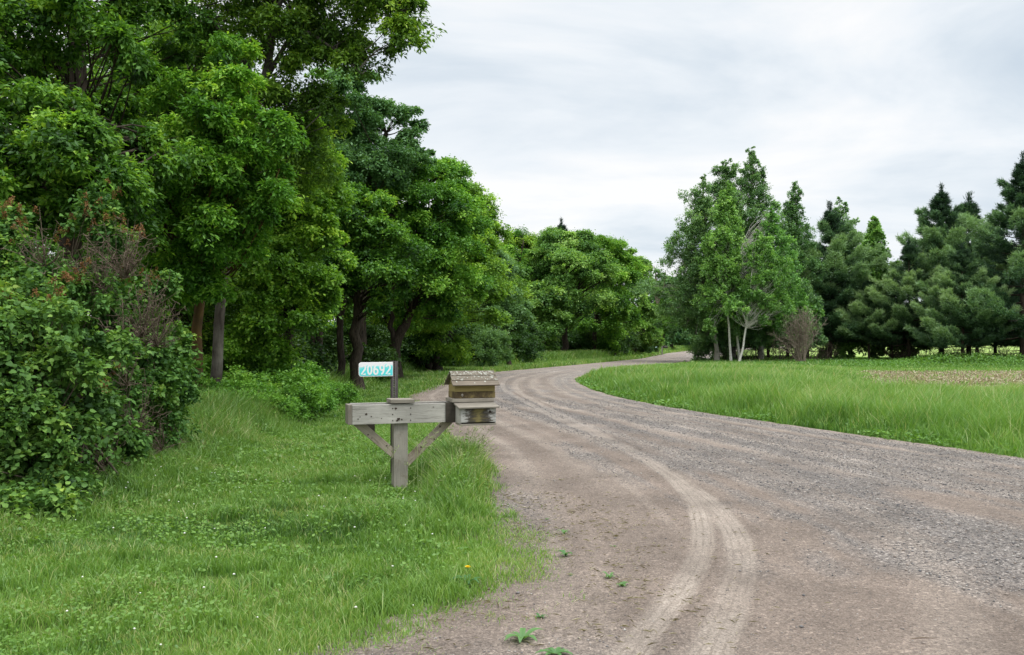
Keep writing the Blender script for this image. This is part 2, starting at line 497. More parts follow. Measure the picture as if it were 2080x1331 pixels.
wob = 0.05 * (fbm(X * 0.8, Y * 0.5, 21, 3) - 0.5)
brown = np.array([0.250, 0.203, 0.170]); grey = np.array([0.235, 0.215, 0.20]); light = np.array([0.40, 0.345, 0.295])
streak = fbm(Wn * 15 + wob * 6, vlen * 0.05, 31, 4)
streak2 = fbm(Wn * 38 + wob * 9, vlen * 0.12, 37, 3)
gband = sstep(0.38, 0.68, streak + 0.55 * (fbm(X * 1.1, Y * 0.9, 41, 5) - 0.5) + 0.30 * (streak2 - 0.5) + 0.20 * (sstep(0.10, 0.55, Wn) - 0.5))
gband = gband * sstep(0.02, 0.22, Wn) * sstep(1.0, 0.96, Wn)
# foreground dust patch that stays brown between the turning tracks and the gravel fans
bp_ = np.exp(-(((X - 1.0) / 1.0) ** 2 + ((Y - 6.8) / 2.2) ** 2)) + 1.0 * np.exp(-(((X - 1.9) / 0.8) ** 2 + ((Y - 4.3) / 0.8) ** 2)) + 0.7 * np.exp(-(((X - 3.2) / 0.7) ** 2 + ((Y - 4.6) / 0.5) ** 2))
gband = np.clip(gband - 0.9 * bp_, 0, 1)
shoulder = np.exp(-(((X + 0.0) / 0.35) ** 2 + ((Y - 7.6) / 1.6) ** 2)) + 0.6 * sstep(4.6, 3.8, Y) * sstep(1.5, 0.5, X)
gband = np.clip(gband + 0.55 * shoulder * fbm(X * 3, Y * 3, 43, 3) * 1.6, 0, 1)
lm = np.zeros_like(X)
fadev = sstep(60, 30, Y)
tn = 0.02 * (fbm(X * 14, Y * 14, 53, 3) - 0.5)
tgap = 0.55 + 0.45 * sstep(0.30, 0.52, fbm(s1 * 1.3, t1 * 6, 57, 4))
tr1 = track(t1 + wob * 0.4 + tn, 0.082, 0.022) * tgap; tr2 = track(t2 + wob * 0.4 + tn, 0.098, 0.03) * tgap
fade_far = 0.6 + 0.4 * sstep(14, 9, Y)
lm = np.maximum(lm, 0.88 * tr1 * fade_far); lm = np.maximum(lm, 0.88 * tr2 * fade_far)
brk = 0.5 + 0.5 * fbm(vlen * 0.4, Wn * 8, 51, 3)
lm = np.maximum(lm, 0.50 * track(t3 + wob, 0.15, 0.12) * brk)
lm = np.maximum(lm, 0.46 * track(t4 + wob, 0.15, 0.12) * brk)
lm = np.maximum(lm, 0.34 * track(t5 + wob, 0.16, 0.12) * brk)
ruts = sum(np.exp(-((Wn + wob * 0.5 - c_) / w_) ** 2) * (0.35 + 0.65 * fbm(vlen * 0.15 + 7 * c_, Wn * 4, 91, 3)) for c_, w_ in [(.10, .014), (.185, .02), (.31, .02), (.40, .018), (.56, .02), (.66, .022), (.80, .02), (.885, .016)])
lm = np.maximum(lm, 0.75 * np.clip(ruts, 0, 1) * sstep(7, 12, Y))
dkr = sum(np.exp(-((Wn + wob * 0.5 - c_) / .022) ** 2) for c_ in (.145, .355, .48, .61, .73, .845)) * sstep(7, 12, Y) * (0.4 + 0.6 * fbm(vlen * 0.12, Wn * 3, 93, 3))
lm = np.maximum(lm, 0.22 * sstep(0.55, 0.75, streak2))
lm = np.maximum(lm, 0.35 * sstep(0.93, 0.97, Wn))
edge_l = sstep(0.0, 0.6, X - (XL(Y)))
col = brown * (1 - gband[..., None]) + grey * gband[..., None]
col = col * (1 - lm[..., None]) + light * lm[..., None]
dk = (1 - 0.22 * np.clip(dkr, 0, 1)) * 0.66 + 0.68 * fbm(X * 2.2, Y * 1.8, 61, 6) * (0.7 + 0.6 * streak2)
dk = dk * (0.86 + 0.14 * sstep(0.0, 0.5, edge_l))
col = col * dk[..., None] * 0.84
# packed gravel reads paler in the distance
pf = sstep(14, 40, Y)[..., None]
col = col * (1 - 0.3 * pf) + np.array([0.25, 0.222, 0.198]) * (0.3 * pf) * (0.75 + 0.5 * streak[..., None])
Z3 = 0.012 + 0.028 * np.sin(np.clip(Wn, 0, 1) * PI) 
ridge = np.exp(-((X - 0.62 - 0.22 * np.sin(Y * 0.9) + 0.12 * (fbm(Y * 2, X * 2, 81, 3) - .5)) / 0.07) ** 2) * sstep(4.8, 5.6, Y) * sstep(9.5, 7.5, Y)
Z3 = Z3 + 0.030 * ridge + 0.030 * (streak - 0.5) + 0.024 * (fbm(X * 3, Y * 3, 71, 5) - 0.5) - 0.010 * np.maximum(tr1, tr2) + 0.007 * (np.exp(-((np.abs(t1) - 0.15) / 0.03) ** 2) + np.exp(-((np.abs(t2) - 0.16) / 0.03) ** 2))
# ends of the sheet dip under the turf
Z3 = Z3 - 0.09 * sstep(0.25, 0.0, X - XL(Y) + EXT(Y)) - 0.012 * sstep(0.1, -0.3, X - XL(Y)) - 0.09 * sstep(0.0, 0.25, X - XR(Y))
nearer1 = np.abs(t1) < np.abs(t2)
ta = np.where(nearer1, t1, t2); sa = np.where(nearer1, s1, s2)
trd = np.maximum(tr1, tr2) * sstep(16, 10, Y)


def road_mat():
    m, nt, out = new_mat('gravel_road'); L = nt.links.new
    at = N(nt, 'ShaderNodeAttribute', attribute_name='Col')
    ga = N(nt, 'ShaderNodeAttribute', attribute_name='grit')
    tc = N(nt, 'ShaderNodeTexCoord')
    fine = N(nt, 'ShaderNodeTexNoise', inp={'Scale': 90.0, 'Detail': 5.0, 'Roughness': 0.75}); L(tc.outputs['Object'], fine.inputs[0])
    vor = N(nt, 'ShaderNodeTexVoronoi', inp={'Scale': 62.0}); L(tc.outputs['Object'], vor.inputs[0])
    med = N(nt, 'ShaderNodeTexNoise', inp={'Scale': 22.0, 'Detail': 6.0, 'Roughness': 0.7}); L(tc.outputs['Object'], med.inputs[0])
    r1 = ramp(nt, [(0.32, (0.45, 0.44, 0.44)), (0.5, (1.0, 1.0, 1.0)), (0.68, (1.5, 1.5, 1.5))]); L(fine.outputs[0], r1.inputs[0])
    r2 = ramp(nt, [(0.3, (0.84, 0.83, 0.82)), (0.7, (1.14, 1.14, 1.13))]); L(med.outputs[0], r2.inputs[0])
    m1 = N(nt, 'ShaderNodeMixRGB', blend_type='MULTIPLY', inp={0: 1.0}); L(at.outputs['Color'], m1.inputs[1]); L(r1.outputs[0], m1.inputs[2])
    m2 = N(nt, 'ShaderNodeMixRGB', blend_type='MULTIPLY', inp={0: 1.0}); L(m1.outputs[0], m2.inputs[1]); L(r2.outputs[0], m2.inputs[2])
    # individual chippings: each voronoi cell its own grey
    cellr = ramp(nt, [(0.0, (0.32, 0.33, 0.36)), (0.3, (0.75, 0.74, 0.74)), (0.6, (1.0, 0.99, 0.98)), (0.9, (1.3, 1.29, 1.27)), (1.0, (2.2, 2.2, 2.2))])
    sep = N(nt, 'ShaderNodeSeparateColor'); L(vor.outputs['Color'], sep.inputs[0]); L(sep.outputs[0], cellr.inputs[0])
    m3 = N(nt, 'ShaderNodeMixRGB', blend_type='MULTIPLY'); L(math_n(nt, 'MULTIPLY', ga.outputs['Fac'], 0.85), m3.inputs[0]); L(m2.outputs[0], m3.inputs[1]); L(cellr.outputs[0], m3.inputs[2])
    # tyre tread: ribs along the track and lugs across it
    ta_ = N(nt, 'ShaderNodeAttribute', attribute_name='track_t'); sa_ = N(nt, 'ShaderNodeAttribute', attribute_name='track_s'); tm = N(nt, 'ShaderNodeAttribute', attribute_name='tread')
    rib = math_n(nt, 'GREATER_THAN', math_n(nt, 'COSINE', math_n(nt, 'MULTIPLY', ta_.outputs['Fac'], 2 * PI / 0.052)), 0.72)
    ph = math_n(nt, 'ADD', math_n(nt, 'MULTIPLY', sa_.outputs['Fac'], 2 * PI / 0.05), math_n(nt, 'MULTIPLY', math_n(nt, 'ABSOLUTE', ta_.outputs['Fac']), 60.0))
    lug = math_n(nt, 'GREATER_THAN', math_n(nt, 'COSINE', ph), 0.55)
    tread = math_n(nt, 'MULTIPLY', math_n(nt, 'MAXIMUM', rib, math_n(nt, 'MULTIPLY', lug, 0.55)), tm.outputs['Fac'])
    tbrk = N(nt, 'ShaderNodeTexNoise', inp={'Scale': 5.0, 'Detail': 5.0, 'Roughness': 0.7}); L(tc.outputs['Object'], tbrk.inputs[0])
    tread = math_n(nt, 'MULTIPLY', tread, math_n(nt, 'MULTIPLY_ADD', tbrk.outputs[0], 3.2, -1.0)); tread = math_n(nt, 'MINIMUM', math_n(nt, 'MAXIMUM', tread, 0.0), 1.0)
    tread = math_n(nt, 'MULTIPLY', tread, math_n(nt, 'MULTIPLY', med.outputs[0], 1.3))
    m4 = N(nt, 'ShaderNodeMixRGB', blend_type='MULTIPLY', inp={2: (0.55, 0.53, 0.51, 1)}); L(math_n(nt, 'MULTIPLY', tread, 1.0), m4.inputs[0]); L(m3.outputs[0], m4.inputs[1])
    b = N(nt, 'ShaderNodeBsdfPrincipled', inp={'Roughness': 0.92}); b.inputs['Specular IOR Level'].default_value = 0.2
    L(m4.outputs[0], b.inputs['Base Color'])
    hh = math_n(nt, 'ADD', math_n(nt, 'MULTIPLY', vor.outputs['Distance'], math_n(nt, 'MULTIPLY', ga.outputs['Fac'], -0.9)), math_n(nt, 'ADD', fine.outputs[0], math_n(nt, 'MULTIPLY', med.outputs[0], 1.5)))
    hh = math_n(nt, 'SUBTRACT', hh, math_n(nt, 'MULTIPLY', tread, 0.9))
    bp = N(nt, 'ShaderNodeBump', inp={'Strength': 0.9, 'Distance': 0.012}); L(hh, bp.inputs['Height']); L(bp.outputs[0], b.inputs['Normal'])
    L(b.outputs[0], out.inputs[0])
    return m


nr, nc = X3.shape
ii = (np.arange(nr - 1)[:, None] * nc + np.arange(nc - 1)[None]).ravel()
Tq = np.stack([ii, ii + 1, ii + nc + 1, ii + nc], -1)
grit = np.clip(gband * 0.75 + 0.42, 0, 1) * (1 - 0.7 * np.maximum(tr1, tr2))
rm = np_mesh('road', np.stack([X3, D2, Z3], -1).reshape(-1, 3), Tq, road_mat(),
             {'track_t': ta.ravel(), 'track_s': sa.ravel(), 'tread': trd.ravel(), 'grit': grit.ravel()}, smooth=True, color=col.reshape(-1, 3))
tag(obj('road', rm), 'brown gravel road curving away past the mailboxes', 'road', kind='structure')

# --- loose stones on the road
from mathutils.kdtree import KDTree  # noqa


def road_lookup(x, y, F2):
    r = np.interp(y, rd, np.arange(len(rd))); w = (x - (XL(y) - EXT(y))) / (XR(y) - XL(y) + EXT(y) + 0.25) * (nw - 1)
    return F2[np.clip(np.round(r).astype(int), 0, len(rd) - 1), np.clip(np.round(w).astype(int), 0, nw - 1)]


rng = np.random.default_rng(7)
n0 = 420000
y = 2.6 + (22 - 2.6) * rng.random(n0) ** 1.7
x = rng.uniform(-3.0, 11.0, n0)
ok = (x > XL(y) - 0.55) & (x < XR(y)) & (np.abs(x) < 0.62 * y + 1.5)
x, y = x[ok], y[ok]
gb = road_lookup(x, y, gband); tm = road_lookup(x, y, np.maximum(tr1, tr2))
keep = rng.random(len(x)) < np.clip(0.13 + 0.75 * gb, 0, 1) * (1 - 0.85 * tm) * np.where(y < 14, 1, 0.6)
x, y, gb = x[keep], y[keep], gb[keep]
n = len(x)
z = road_lookup(x, y, Z3)
sz = 0.0032 + 0.008 * rng.random(n) ** 6 * (0.4 + gb) + 0.0022 * rng.random(n)
sz = np.where(rng.random(n) < 0.012, rng.uniform(0.010, 0.017, n), sz) * (0.85 + 0.03 * y)
oct_v = np.array([[1, 0, 0], [0, 1, 0], [-1, 0, 0], [0, -1, 0], [.1, .05, .7], [0, 0, -.6]])
oct_t = np.array([[0, 1, 4], [1, 2, 4], [2, 3, 4], [3, 0, 4], [1, 0, 5], [2, 1, 5], [3, 2, 5], [0, 3, 5]])
Vs = oct_v[None] * rng.uniform(0.6, 1.3, (n, 6, 1)) * sz[:, None, None] * np.array([1, 1, 0.8])
an = rng.uniform(0, 2 * PI, n); ca, sa_ = np.cos(an)[:, None], np.sin(an)[:, None]
Vs = np.stack([Vs[..., 0] * ca - Vs[..., 1] * sa_ * 0.75, Vs[..., 0] * sa_ + Vs[..., 1] * ca * 0.75, Vs[..., 2]], -1)
Vs += np.stack([x, y, z + sz * 0.25], -1)[:, None]
Ts = oct_t[None] + (np.arange(n) * 6)[:, None, None]
shade = np.repeat(rng.random(n), 6)


def stone_mat():
    m, nt, out = new_mat('stone_chips'); L = nt.links.new
    at = N(nt, 'ShaderNodeAttribute', attribute_name='shade')
    r = ramp(nt, [(0.0, (0.10, 0.10, 0.105)), (0.3, (0.19, 0.18, 0.175)), (0.6, (0.25, 0.21, 0.18)), (0.9, (0.30, 0.28, 0.26)), (1.0, (0.45, 0.43, 0.40))])
    L(at.outputs['Fac'], r.inputs[0])
    b = N(nt, 'ShaderNodeBsdfPrincipled', inp={'Roughness': 0.85}); b.inputs['Specular IOR Level'].default_value = 0.2
    L(r.outputs[0], b.inputs['Base Color']); L(b.outputs[0], out.inputs[0])
    return m


tag(obj('gravel', np_mesh('gravel', Vs.reshape(-1, 3), Ts.reshape(-1, 3), stone_mat(), {'shade': shade})), 'loose grey and brown stones scattered over the road', 'gravel', kind='stuff')

# ------------------------------------------------------------------ grass
def blades(rng, x, y, z, h, w, shade, bend=0.45, wind=0.0):
    n = len(x)
    a = rng.uniform(0, 2 * PI, n); fx, fy = np.cos(a), np.sin(a)       # blade facing
    l = rng.uniform(0, 2 * PI, n); lb = h * bend * rng.uniform(0.2, 1.3, n)
    lx, ly = np.cos(l) * lb + wind * h, np.sin(l) * lb
    b = np.stack([x, y, z - 0.01], -1)
    side = np.stack([fx, fy, 0 * fx], -1) * (w / 2)[:, None]
    mid = b + np.stack([lx * 0.3, ly * 0.3, h * 0.55], -1)
    tip = b + np.stack([lx, ly, h * (1 - 0.25 * bend)], -1)
    V = np.stack([b - side, b + side, mid - side * 0.8, mid + side * 0.8, tip], 1)
    T = np.array([[0, 1, 3], [0, 3, 2], [2, 3, 4]])[None] + (np.arange(n) * 5)[:, None, None]
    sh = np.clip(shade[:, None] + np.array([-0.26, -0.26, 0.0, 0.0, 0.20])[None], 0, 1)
    return V.reshape(-1, 3), T.reshape(-1, 3), sh.ravel()


class Stuff:
    def __init__(s): s.V = []; s.T = []; s.S = []; s.n = 0

    def add(s, V, T, S):
        s.V.append(V); s.T.append(T + s.n); s.S.append(S); s.n += len(V)

    def build(s, name, mat, label, cat):
        me = np_mesh(name, np.concatenate(s.V), np.concatenate(s.T), mat, {'shade': np.concatenate(s.S)})
        return tag(obj(name, me), label, cat, kind='stuff')


def scatter(rng, n, y0, y1, xf0, xf1, p=1.0):
    y = y0 + (y1 - y0) * rng.random(n) ** p
    a, b = xf0(y), xf1(y)
    return a + (b - a) * rng.random(n), y


gauss = lambda x, y, cx, cy, rx, ry: np.exp(-(((x - cx) / rx) ** 2 + ((y - cy) / ry) ** 2))


def left_height(x, y):
    """grass height on the left verge"""
    h = 0.036 + 0.045 * fbm(x * 1.1, y * 1.1, 101, 3) + 0.07 * sstep(0.55, 0.78, fbm(x * 2.6, y * 2.2, 103, 3))
    e = XL(y) - x
    h = h + 0.56 * gauss(x, y, -0.46, 8.9, 0.27, 1.15) + 0.28 * gauss(x, y, -0.75, 10.6, 0.42, 1.3) + 0.14 * gauss(x, y, -0.95, 7.1, 0.5, 0.55)
    h = h + 0.05 * gauss(x, y, -1.0, 5.3, 0.8, 0.6) + 0.10 * gauss(x, y, -1.7, 14, 0.6, 3.5)
    wd = x - W_EDGE(y)
    h = h + (0.14 + 0.36 * sstep(11, 14, y)) * sstep(0.9, -0.2, wd) + 0.10 * sstep(0.9, 0.2, wd)
    h = h + 0.16 * sstep(24, 34, y) + 0.10 * sstep(0.9, 0.3, e) * sstep(22, 26, y)
    return h


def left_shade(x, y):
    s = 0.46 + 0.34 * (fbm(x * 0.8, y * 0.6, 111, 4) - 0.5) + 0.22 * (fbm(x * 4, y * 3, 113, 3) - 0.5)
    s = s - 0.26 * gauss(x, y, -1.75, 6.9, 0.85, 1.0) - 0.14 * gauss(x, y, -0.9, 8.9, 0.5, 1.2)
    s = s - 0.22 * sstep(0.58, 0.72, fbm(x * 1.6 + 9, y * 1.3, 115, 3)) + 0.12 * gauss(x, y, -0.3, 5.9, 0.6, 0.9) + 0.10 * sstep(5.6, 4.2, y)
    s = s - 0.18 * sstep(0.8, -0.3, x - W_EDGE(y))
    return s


def bare(x, y):
    """worn patches in the lawn"""
    b = 0.85 * gauss(x, y, -2.35, 4.45, 0.22, 0.12) + 0.7 * gauss(x, y, -1.55, 5.45, 0.3, 0.12) + 0.6 * gauss(x, y, -2.1, 5.1, 0.2, 0.1)
    return np.clip(b + 0.75 * sstep(0.62, 0.72, fbm(x * 2.6, y * 2.6, 121, 4)), 0, 1)


lawn = Stuff(); rng = np.random.default_rng(11)
lx0 = lambda y: np.maximum(-0.66 * y - 2.0, W_EDGE(y) - 1.2 - 3.0 * sstep(12, 7, y))
lx1 = lambda y: XL(y) + 0.34 + 0.5 * sstep(8.5, 6.5, y)
for (y0, y1, dens, wd_, hs) in [(3.2, 5.0, 9500, .0045, 1.0), (5.0, 7.0, 7200, .0055, 1.0), (7, 10, 5200, .0065, 1.0), (10, 15, 3000, .0085, 1.0), (15, 24, 1500, .013, 1.0), (24, 50, 520, .024, 1.0), (50, 75, 240, .04, 1.0), (75, 200, 30, .12, 1.0)]:
    yc = np.linspace(y0, y1, 50); area = np.mean(lx1(yc) - lx0(yc)) * (y1 - y0)
    n = int(area * dens)
    if y0 > 50: n = int(7 * (y1 - y0) * dens)
    x, y = scatter(rng, n, y0, y1, lx0 if y0 < 50 else (lambda y: W_EDGE(y) - 2), lx1)
    e = XL(y) + 0.24 + 0.85 * (fbm(x * 2.3, y * 2.3, 131, 4) - 0.5) * sstep(14, 9, y) - x
    shoulder_p = 0.55 * sstep(0.58, 0.72, fbm(x * 3.2, y * 3.2, 133, 3)) * sstep(-0.75, -0.1, XL(y) - x) * (y < 8)
    keep = rng.random(n) < np.maximum(np.clip(sstep(-0.22, 0.62, e) ** 1.25, 0, 1) * (1 - 0.93 * bare(x, y)), shoulder_p * 0.4)
    x, y = x[keep], y[keep]; n = len(x)
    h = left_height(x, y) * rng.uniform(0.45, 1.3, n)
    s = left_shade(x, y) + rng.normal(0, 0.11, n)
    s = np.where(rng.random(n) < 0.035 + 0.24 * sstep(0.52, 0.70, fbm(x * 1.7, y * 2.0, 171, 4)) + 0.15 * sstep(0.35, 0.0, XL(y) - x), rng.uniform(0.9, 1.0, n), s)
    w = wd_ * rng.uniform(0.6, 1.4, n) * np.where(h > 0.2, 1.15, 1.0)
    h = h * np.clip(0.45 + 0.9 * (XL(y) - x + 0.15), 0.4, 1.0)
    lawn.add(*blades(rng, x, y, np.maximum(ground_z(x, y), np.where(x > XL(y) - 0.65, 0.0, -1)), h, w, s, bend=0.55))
# broad leaves of clover, plantain and dandelion mixed through the turf
for (y0, y1, dens, ls) in [(3.2, 6, 1500, .020), (6, 9, 950, .026), (9, 14, 420, .038)]:
    yc = np.linspace(y0, y1, 50); n = int(np.mean(lx1(yc) - lx0(yc)) * (y1 - y0) * dens)
    x, y = scatter(rng, n, y0, y1, lx0, lambda y: XL(y))
    k = (rng.random(n) < sstep(0.42, 0.62, fbm(x * 1.7, y * 1.7, 141, 3)) + 0.12) & (bare(x, y) < 0.5)
    x, y = x[k], y[k]; n = len(x)
    z = ground_z(x, y) + left_height(x, y) * rng.uniform(0.35, 0.85, n)
    d = unit(rng.normal(size=(n, 3)) * np.array([1, 1, 0.35])); nn = unit(np.array([0, 0, 1.0]) + 0.4 * rng.normal(size=(n, 3)))
    V, T = place_leaves(HEART, np.stack([x, y, z], -1), d, nn, ls * rng.uniform(0.6, 1.4, n), 0.9)
    lawn.add(V, T, np.repeat(np.clip(0.40 + rng.normal(0, 0.12, n), 0, 1), 6))
lawn.build('lawn_grass', M['grass'], 'mown green lawn with clover beside the gravel road and woods', 'grass')

# tall meadow grass on the inside of the bend
mead = Stuff(); rng = np.random.default_rng(13)
mx0 = lambda y: XR(y) - 0.1
mx1 = lambda y: 0.66 * y + 3.0


for (y0, y1, dens, wd_) in [(8.5, 14, 2100, .0105), (14, 20, 1300, .013), (20, 30, 620, .020), (30, 44, 260, .034), (44, 64, 110, .055), (64, 84, 60, .08)]:
    x1f = mx1
    yc = np.linspace(y0, y1, 50); n = int(np.mean(np.maximum(x1f(yc) - mx0(yc), 0)) * (y1 - y0) * dens)
    x, y = scatter(rng, n, y0, y1, mx0, lambda y: np.maximum(x1f(y), mx0(y)))
    e = x - XR(y) + 0.9 * (fbm(x * 1.3, y * 1.3, 151, 4) - 0.5)
    k = (rng.random(n) < sstep(-0.08, 0.25, e)) & (rng.random(n) > 0.93 * tan_zone(x, y))
    x, y = x[k], y[k]; e = e[k]; n = len(x)
    hm = 0.56 + 0.50 * (fbm(x * 0.6, y * 0.6, 153, 4) - 0.5) + 0.12 * (fbm(x * 3, y * 3, 154, 2) - 0.5)
    hm = hm * (0.30 + 0.70 * sstep(0.0, 1.0, e)) * (1 - 0.30 * sstep(20, 34, y)) * (1 - 0.4 * sstep(40, 50, y))
    hm = hm * (1 - 0.60 * sstep(0.30, 0.42, x / y) * sstep(18, 22, y))
    h = hm * rng.uniform(0.6, 1.25, n)
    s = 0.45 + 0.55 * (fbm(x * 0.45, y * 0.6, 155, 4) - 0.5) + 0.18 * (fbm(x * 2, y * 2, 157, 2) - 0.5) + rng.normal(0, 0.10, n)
    s = s - 0.12 * sstep(0.7, 0.1, e) - 0.16 * sstep(46, 52, y) * (x > 12)  # far right grass darkened: shade under the pines painted into its tone
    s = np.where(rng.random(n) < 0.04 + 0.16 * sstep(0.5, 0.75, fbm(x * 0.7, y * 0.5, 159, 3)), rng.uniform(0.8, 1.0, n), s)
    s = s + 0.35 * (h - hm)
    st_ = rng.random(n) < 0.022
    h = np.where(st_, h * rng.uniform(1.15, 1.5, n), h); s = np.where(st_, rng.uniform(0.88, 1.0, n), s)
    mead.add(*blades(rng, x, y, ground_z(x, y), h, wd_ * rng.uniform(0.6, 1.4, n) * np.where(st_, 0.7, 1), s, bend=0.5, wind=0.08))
# low broad-leaved weeds along the road edge
for (y0, y1, n, ls) in [(9, 20, 9000, .06), (20, 34, 5000, .09)]:
    x, y = scatter(rng, n, y0, y1, lambda y: XR(y) - 0.02, lambda y: XR(y) + 0.9)
    k = rng.random(n) < sstep(0.4, 0.65, fbm(x * 1.2, y * 0.8, 161, 3)) * (x < 0.66 * y + 3)
    x, y = x[k], y[k]; n = len(x)
    d = unit(rng.normal(size=(n, 3)) * np.array([1, 1, 0.4])); nn = unit(np.array([0, 0, 1.0]) + 0.4 * rng.normal(size=(n, 3)))
    V, T = place_leaves(HEART, np.stack([x, y, ground_z(x, y) + rng.uniform(0.02, 0.16, n)], -1), d, nn, ls * rng.uniform(0.5, 1.2, n), 0.8)
    mead.add(V, T, np.repeat(np.clip(0.36 + rng.normal(0, 0.12, n), 0, 1), 6))
mead.build('meadow_grass', M['grass'], 'tall bright green grass filling the inside of the road bend', 'grass')

# feathery seed stalks of the tall clump at the mailbox post and white clover heads
rng = np.random.default_rng(17)
tb = Tubes()
for i in range(70):
    x = rng.normal(-0.55, 0.25); y = rng.normal(9.0, 1.0)
    if x > XL(y) + 0.05: continue
    h = rng.uniform(0.32, 0.62); dx, dy = rng.normal(0.12, 0.12), rng.normal(0, 0.1)
    p = smooth_path([(x, y, 0), (x + dx * 0.3, y + dy * .3, h * 0.6), (x + dx, y + dy, h)], 5)
    tb.add(p, [0.0022, 0.002, 0.0018, 0.0015, 0.001], 3)
    for k in range(8):
        t = rng.uniform(0.72, 1.0); q = p[3] * (1 - (t - 0.72) / 0.28) + p[4] * ((t - 0.72) / 0.28)
        e = q + np.array([rng.normal(0, 0.022), rng.normal(0, 0.022), 0.015])
        tb.add([q, e], [0.001, 0.0035], 3)
sm, snt, so = new_mat('seed_head')
sb = N(snt, 'ShaderNodeBsdfDiffuse', inp={'Color': (0.26, 0.33, 0.13, 1)}); snt.links.new(sb.outputs[0], so.inputs[0])
tag(obj('seeding_grass', tb.mesh('seeding_grass', sm)), 'feathery seed stalks rising from the tall grass beside the mailbox post', 'grass', kind='stuff')

def simple_mat(name, col, rough=0.6, spec=0.3, metal=0.0, noise=0.0, nscale=20.0):
    m, nt, out = new_mat(name); L = nt.links.new
    b = N(nt, 'ShaderNodeBsdfPrincipled', inp={'Roughness': rough, 'Metallic': metal}); b.inputs['Specular IOR Level'].default_value = spec
    b.inputs['Base Color'].default_value = (*col, 1)
    if noise:
        tc = N(nt, 'ShaderNodeTexCoord'); n1 = N(nt, 'ShaderNodeTexNoise', inp={'Scale': nscale, 'Detail': 6.0}); L(tc.outputs['Object'], n1.inputs[0])
        r = ramp(nt, [(0.3, tuple(c * (1 - noise) for c in col)), (0.7, tuple(min(1, c * (1 + noise)) for c in col))]); L(n1.outputs[0], r.inputs[0]); L(r.outputs[0], b.inputs['Base Color'])
    L(b.outputs[0], out.inputs[0])
    return m


M['clover'] = simple_mat('clover_bloom', (0.75, 0.75, 0.68), 0.8, noise=0.15)
M['yellow'] = simple_mat('dandelion_petal', (0.85, 0.62, 0.02), 0.7, noise=0.12, nscale=120)
M['stem'] = simple_mat('flower_stem', (0.16, 0.27, 0.05), 0.6, noise=0.2)
Vc = []; Tc = []; cnt = 0
for i in range(60):
    y = rng.uniform(3.6, 9.5); x = rng.uniform(max(-0.6 * y, W_EDGE(y) + 0.3), XL(y) - 0.3)
    r = rng.uniform(0.006, 0.010)
    Vc.append(oct_v * r * rng.uniform(0.8, 1.1, (6, 1)) + np.array([x, y, ground_z(x, y) + left_height(np.array(x), np.array(y)) * 0.95])); Tc.append(oct_t + cnt); cnt += 6
tag(obj('clover_blossoms', np_mesh('clover_blossoms', np.concatenate(Vc), np.concatenate(Tc), M['clover'])), 'tiny white clover blossoms dotted through the lawn', 'clover', kind='stuff')

# --- dandelion and weeds on the gravel shoulder
def rosette(name, label, cat, x, y, n, ln, wd, rise, seed, shade=0.45, tooth=True):
    rng = np.random.default_rng(seed)
    a = np.linspace(0, 2 * PI, n, endpoint=False) + rng.normal(0, 0.2, n)
    V = []; T = []; S = []; c = 0
    for k in range(n):
        L_ = ln * rng.uniform(0.6, 1.15); d = np.array([math.cos(a[k]), math.sin(a[k]), 0]); s = np.array([-d[1], d[0], 0])
        m = 9
        for i in range(m):
            t = i / (m - 1); hw = wd * L_ * math.sin(PI * min(1, t ** 0.8 * 0.97 + 0.03)) * (1 + (0.35 if (tooth and i % 2) else -0.1))
            c0 = d * L_ * t + np.array([0, 0, 0.012 + rise * L_ * math.sin(PI * t * 0.8)])
            V += [c0 - s * hw + [0, 0, hw * .35], c0, c0 + s * hw + [0, 0, hw * .35]]; S += [shade + .08, shade - .1, shade + .08]
        for i in range(m - 1):
            b = c + i * 3
            T += [[b, b + 1, b + 4], [b, b + 4, b + 3], [b + 1, b + 2, b + 5], [b + 1, b + 5, b + 4]]
        c += m * 3
    t = thing(name, label, cat, (x, y, 0.0))
    z = float(max(ground_z(x, y), -0.02)); t.location.z = z + 0.02
    obj('leaves', np_mesh('leaves', np.array(V), np.array(T), M['willow'], {'shade': np.array(S)}, smooth=True), t)
    return t


dn = rosette('dandelion', 'single yellow dandelion in flower in the turf near the gravel edge', 'flower', -0.262, 5.25, 9, 0.12, 0.10, 0.4, 3)
tb = Tubes(); tb.add(smooth_path([(0, 0, 0), (0.004, 0.0, 0.06), (0, -0.004, 0.115)], 5), [0.0025] * 5, 6)
obj('stem', tb.mesh('stem', M['stem']), dn)
V = []; T = []; c = 0
for k in range(46):
    a = k * 2.39996; e = 0.12 + 0.95 * (k / 46) ** 1.0
    d = np.array([math.cos(a) * math.cos(1.45 - e * 1.1), math.sin(a) * math.cos(1.45 - e * 1.1), math.sin(1.45 - e * 1.1)])
    s = np.array([-math.sin(a), math.cos(a), 0]) * 0.0028; L_ = 0.012 + 0.008 * e
    o_ = np.array([0, -0.004, 0.113])
    V += [o_ - s * .6, o_ + s * .6, o_ + d * L_ + s, o_ + d * L_ - s]; T += [[c, c + 1, c + 2], [c, c + 2, c + 3]]; c += 4
obj('blossom', np_mesh('blossom', np.array(V), np.array(T), M['yellow']), dn)
rosette('plantain_weed', 'broad-leaved pale green weed rosette alone on the bare gravel shoulder', 'weed', 0.05, 4.28, 8, 0.115, 0.15, 0.28, 5, 0.55, tooth=False)
rosette('dock_weed', 'low toothed weed rosette at the very bottom edge of the gravel shoulder', 'weed', 0.20, 4.08, 9, 0.10, 0.13, 0.2, 8, 0.5)
rosette('shoulder_weed', 'small green weed tuft in the gravel below the mailboxes', 'weed', 0.36, 5.95, 10, 0.06, 0.16, 0.5, 9, 0.5)

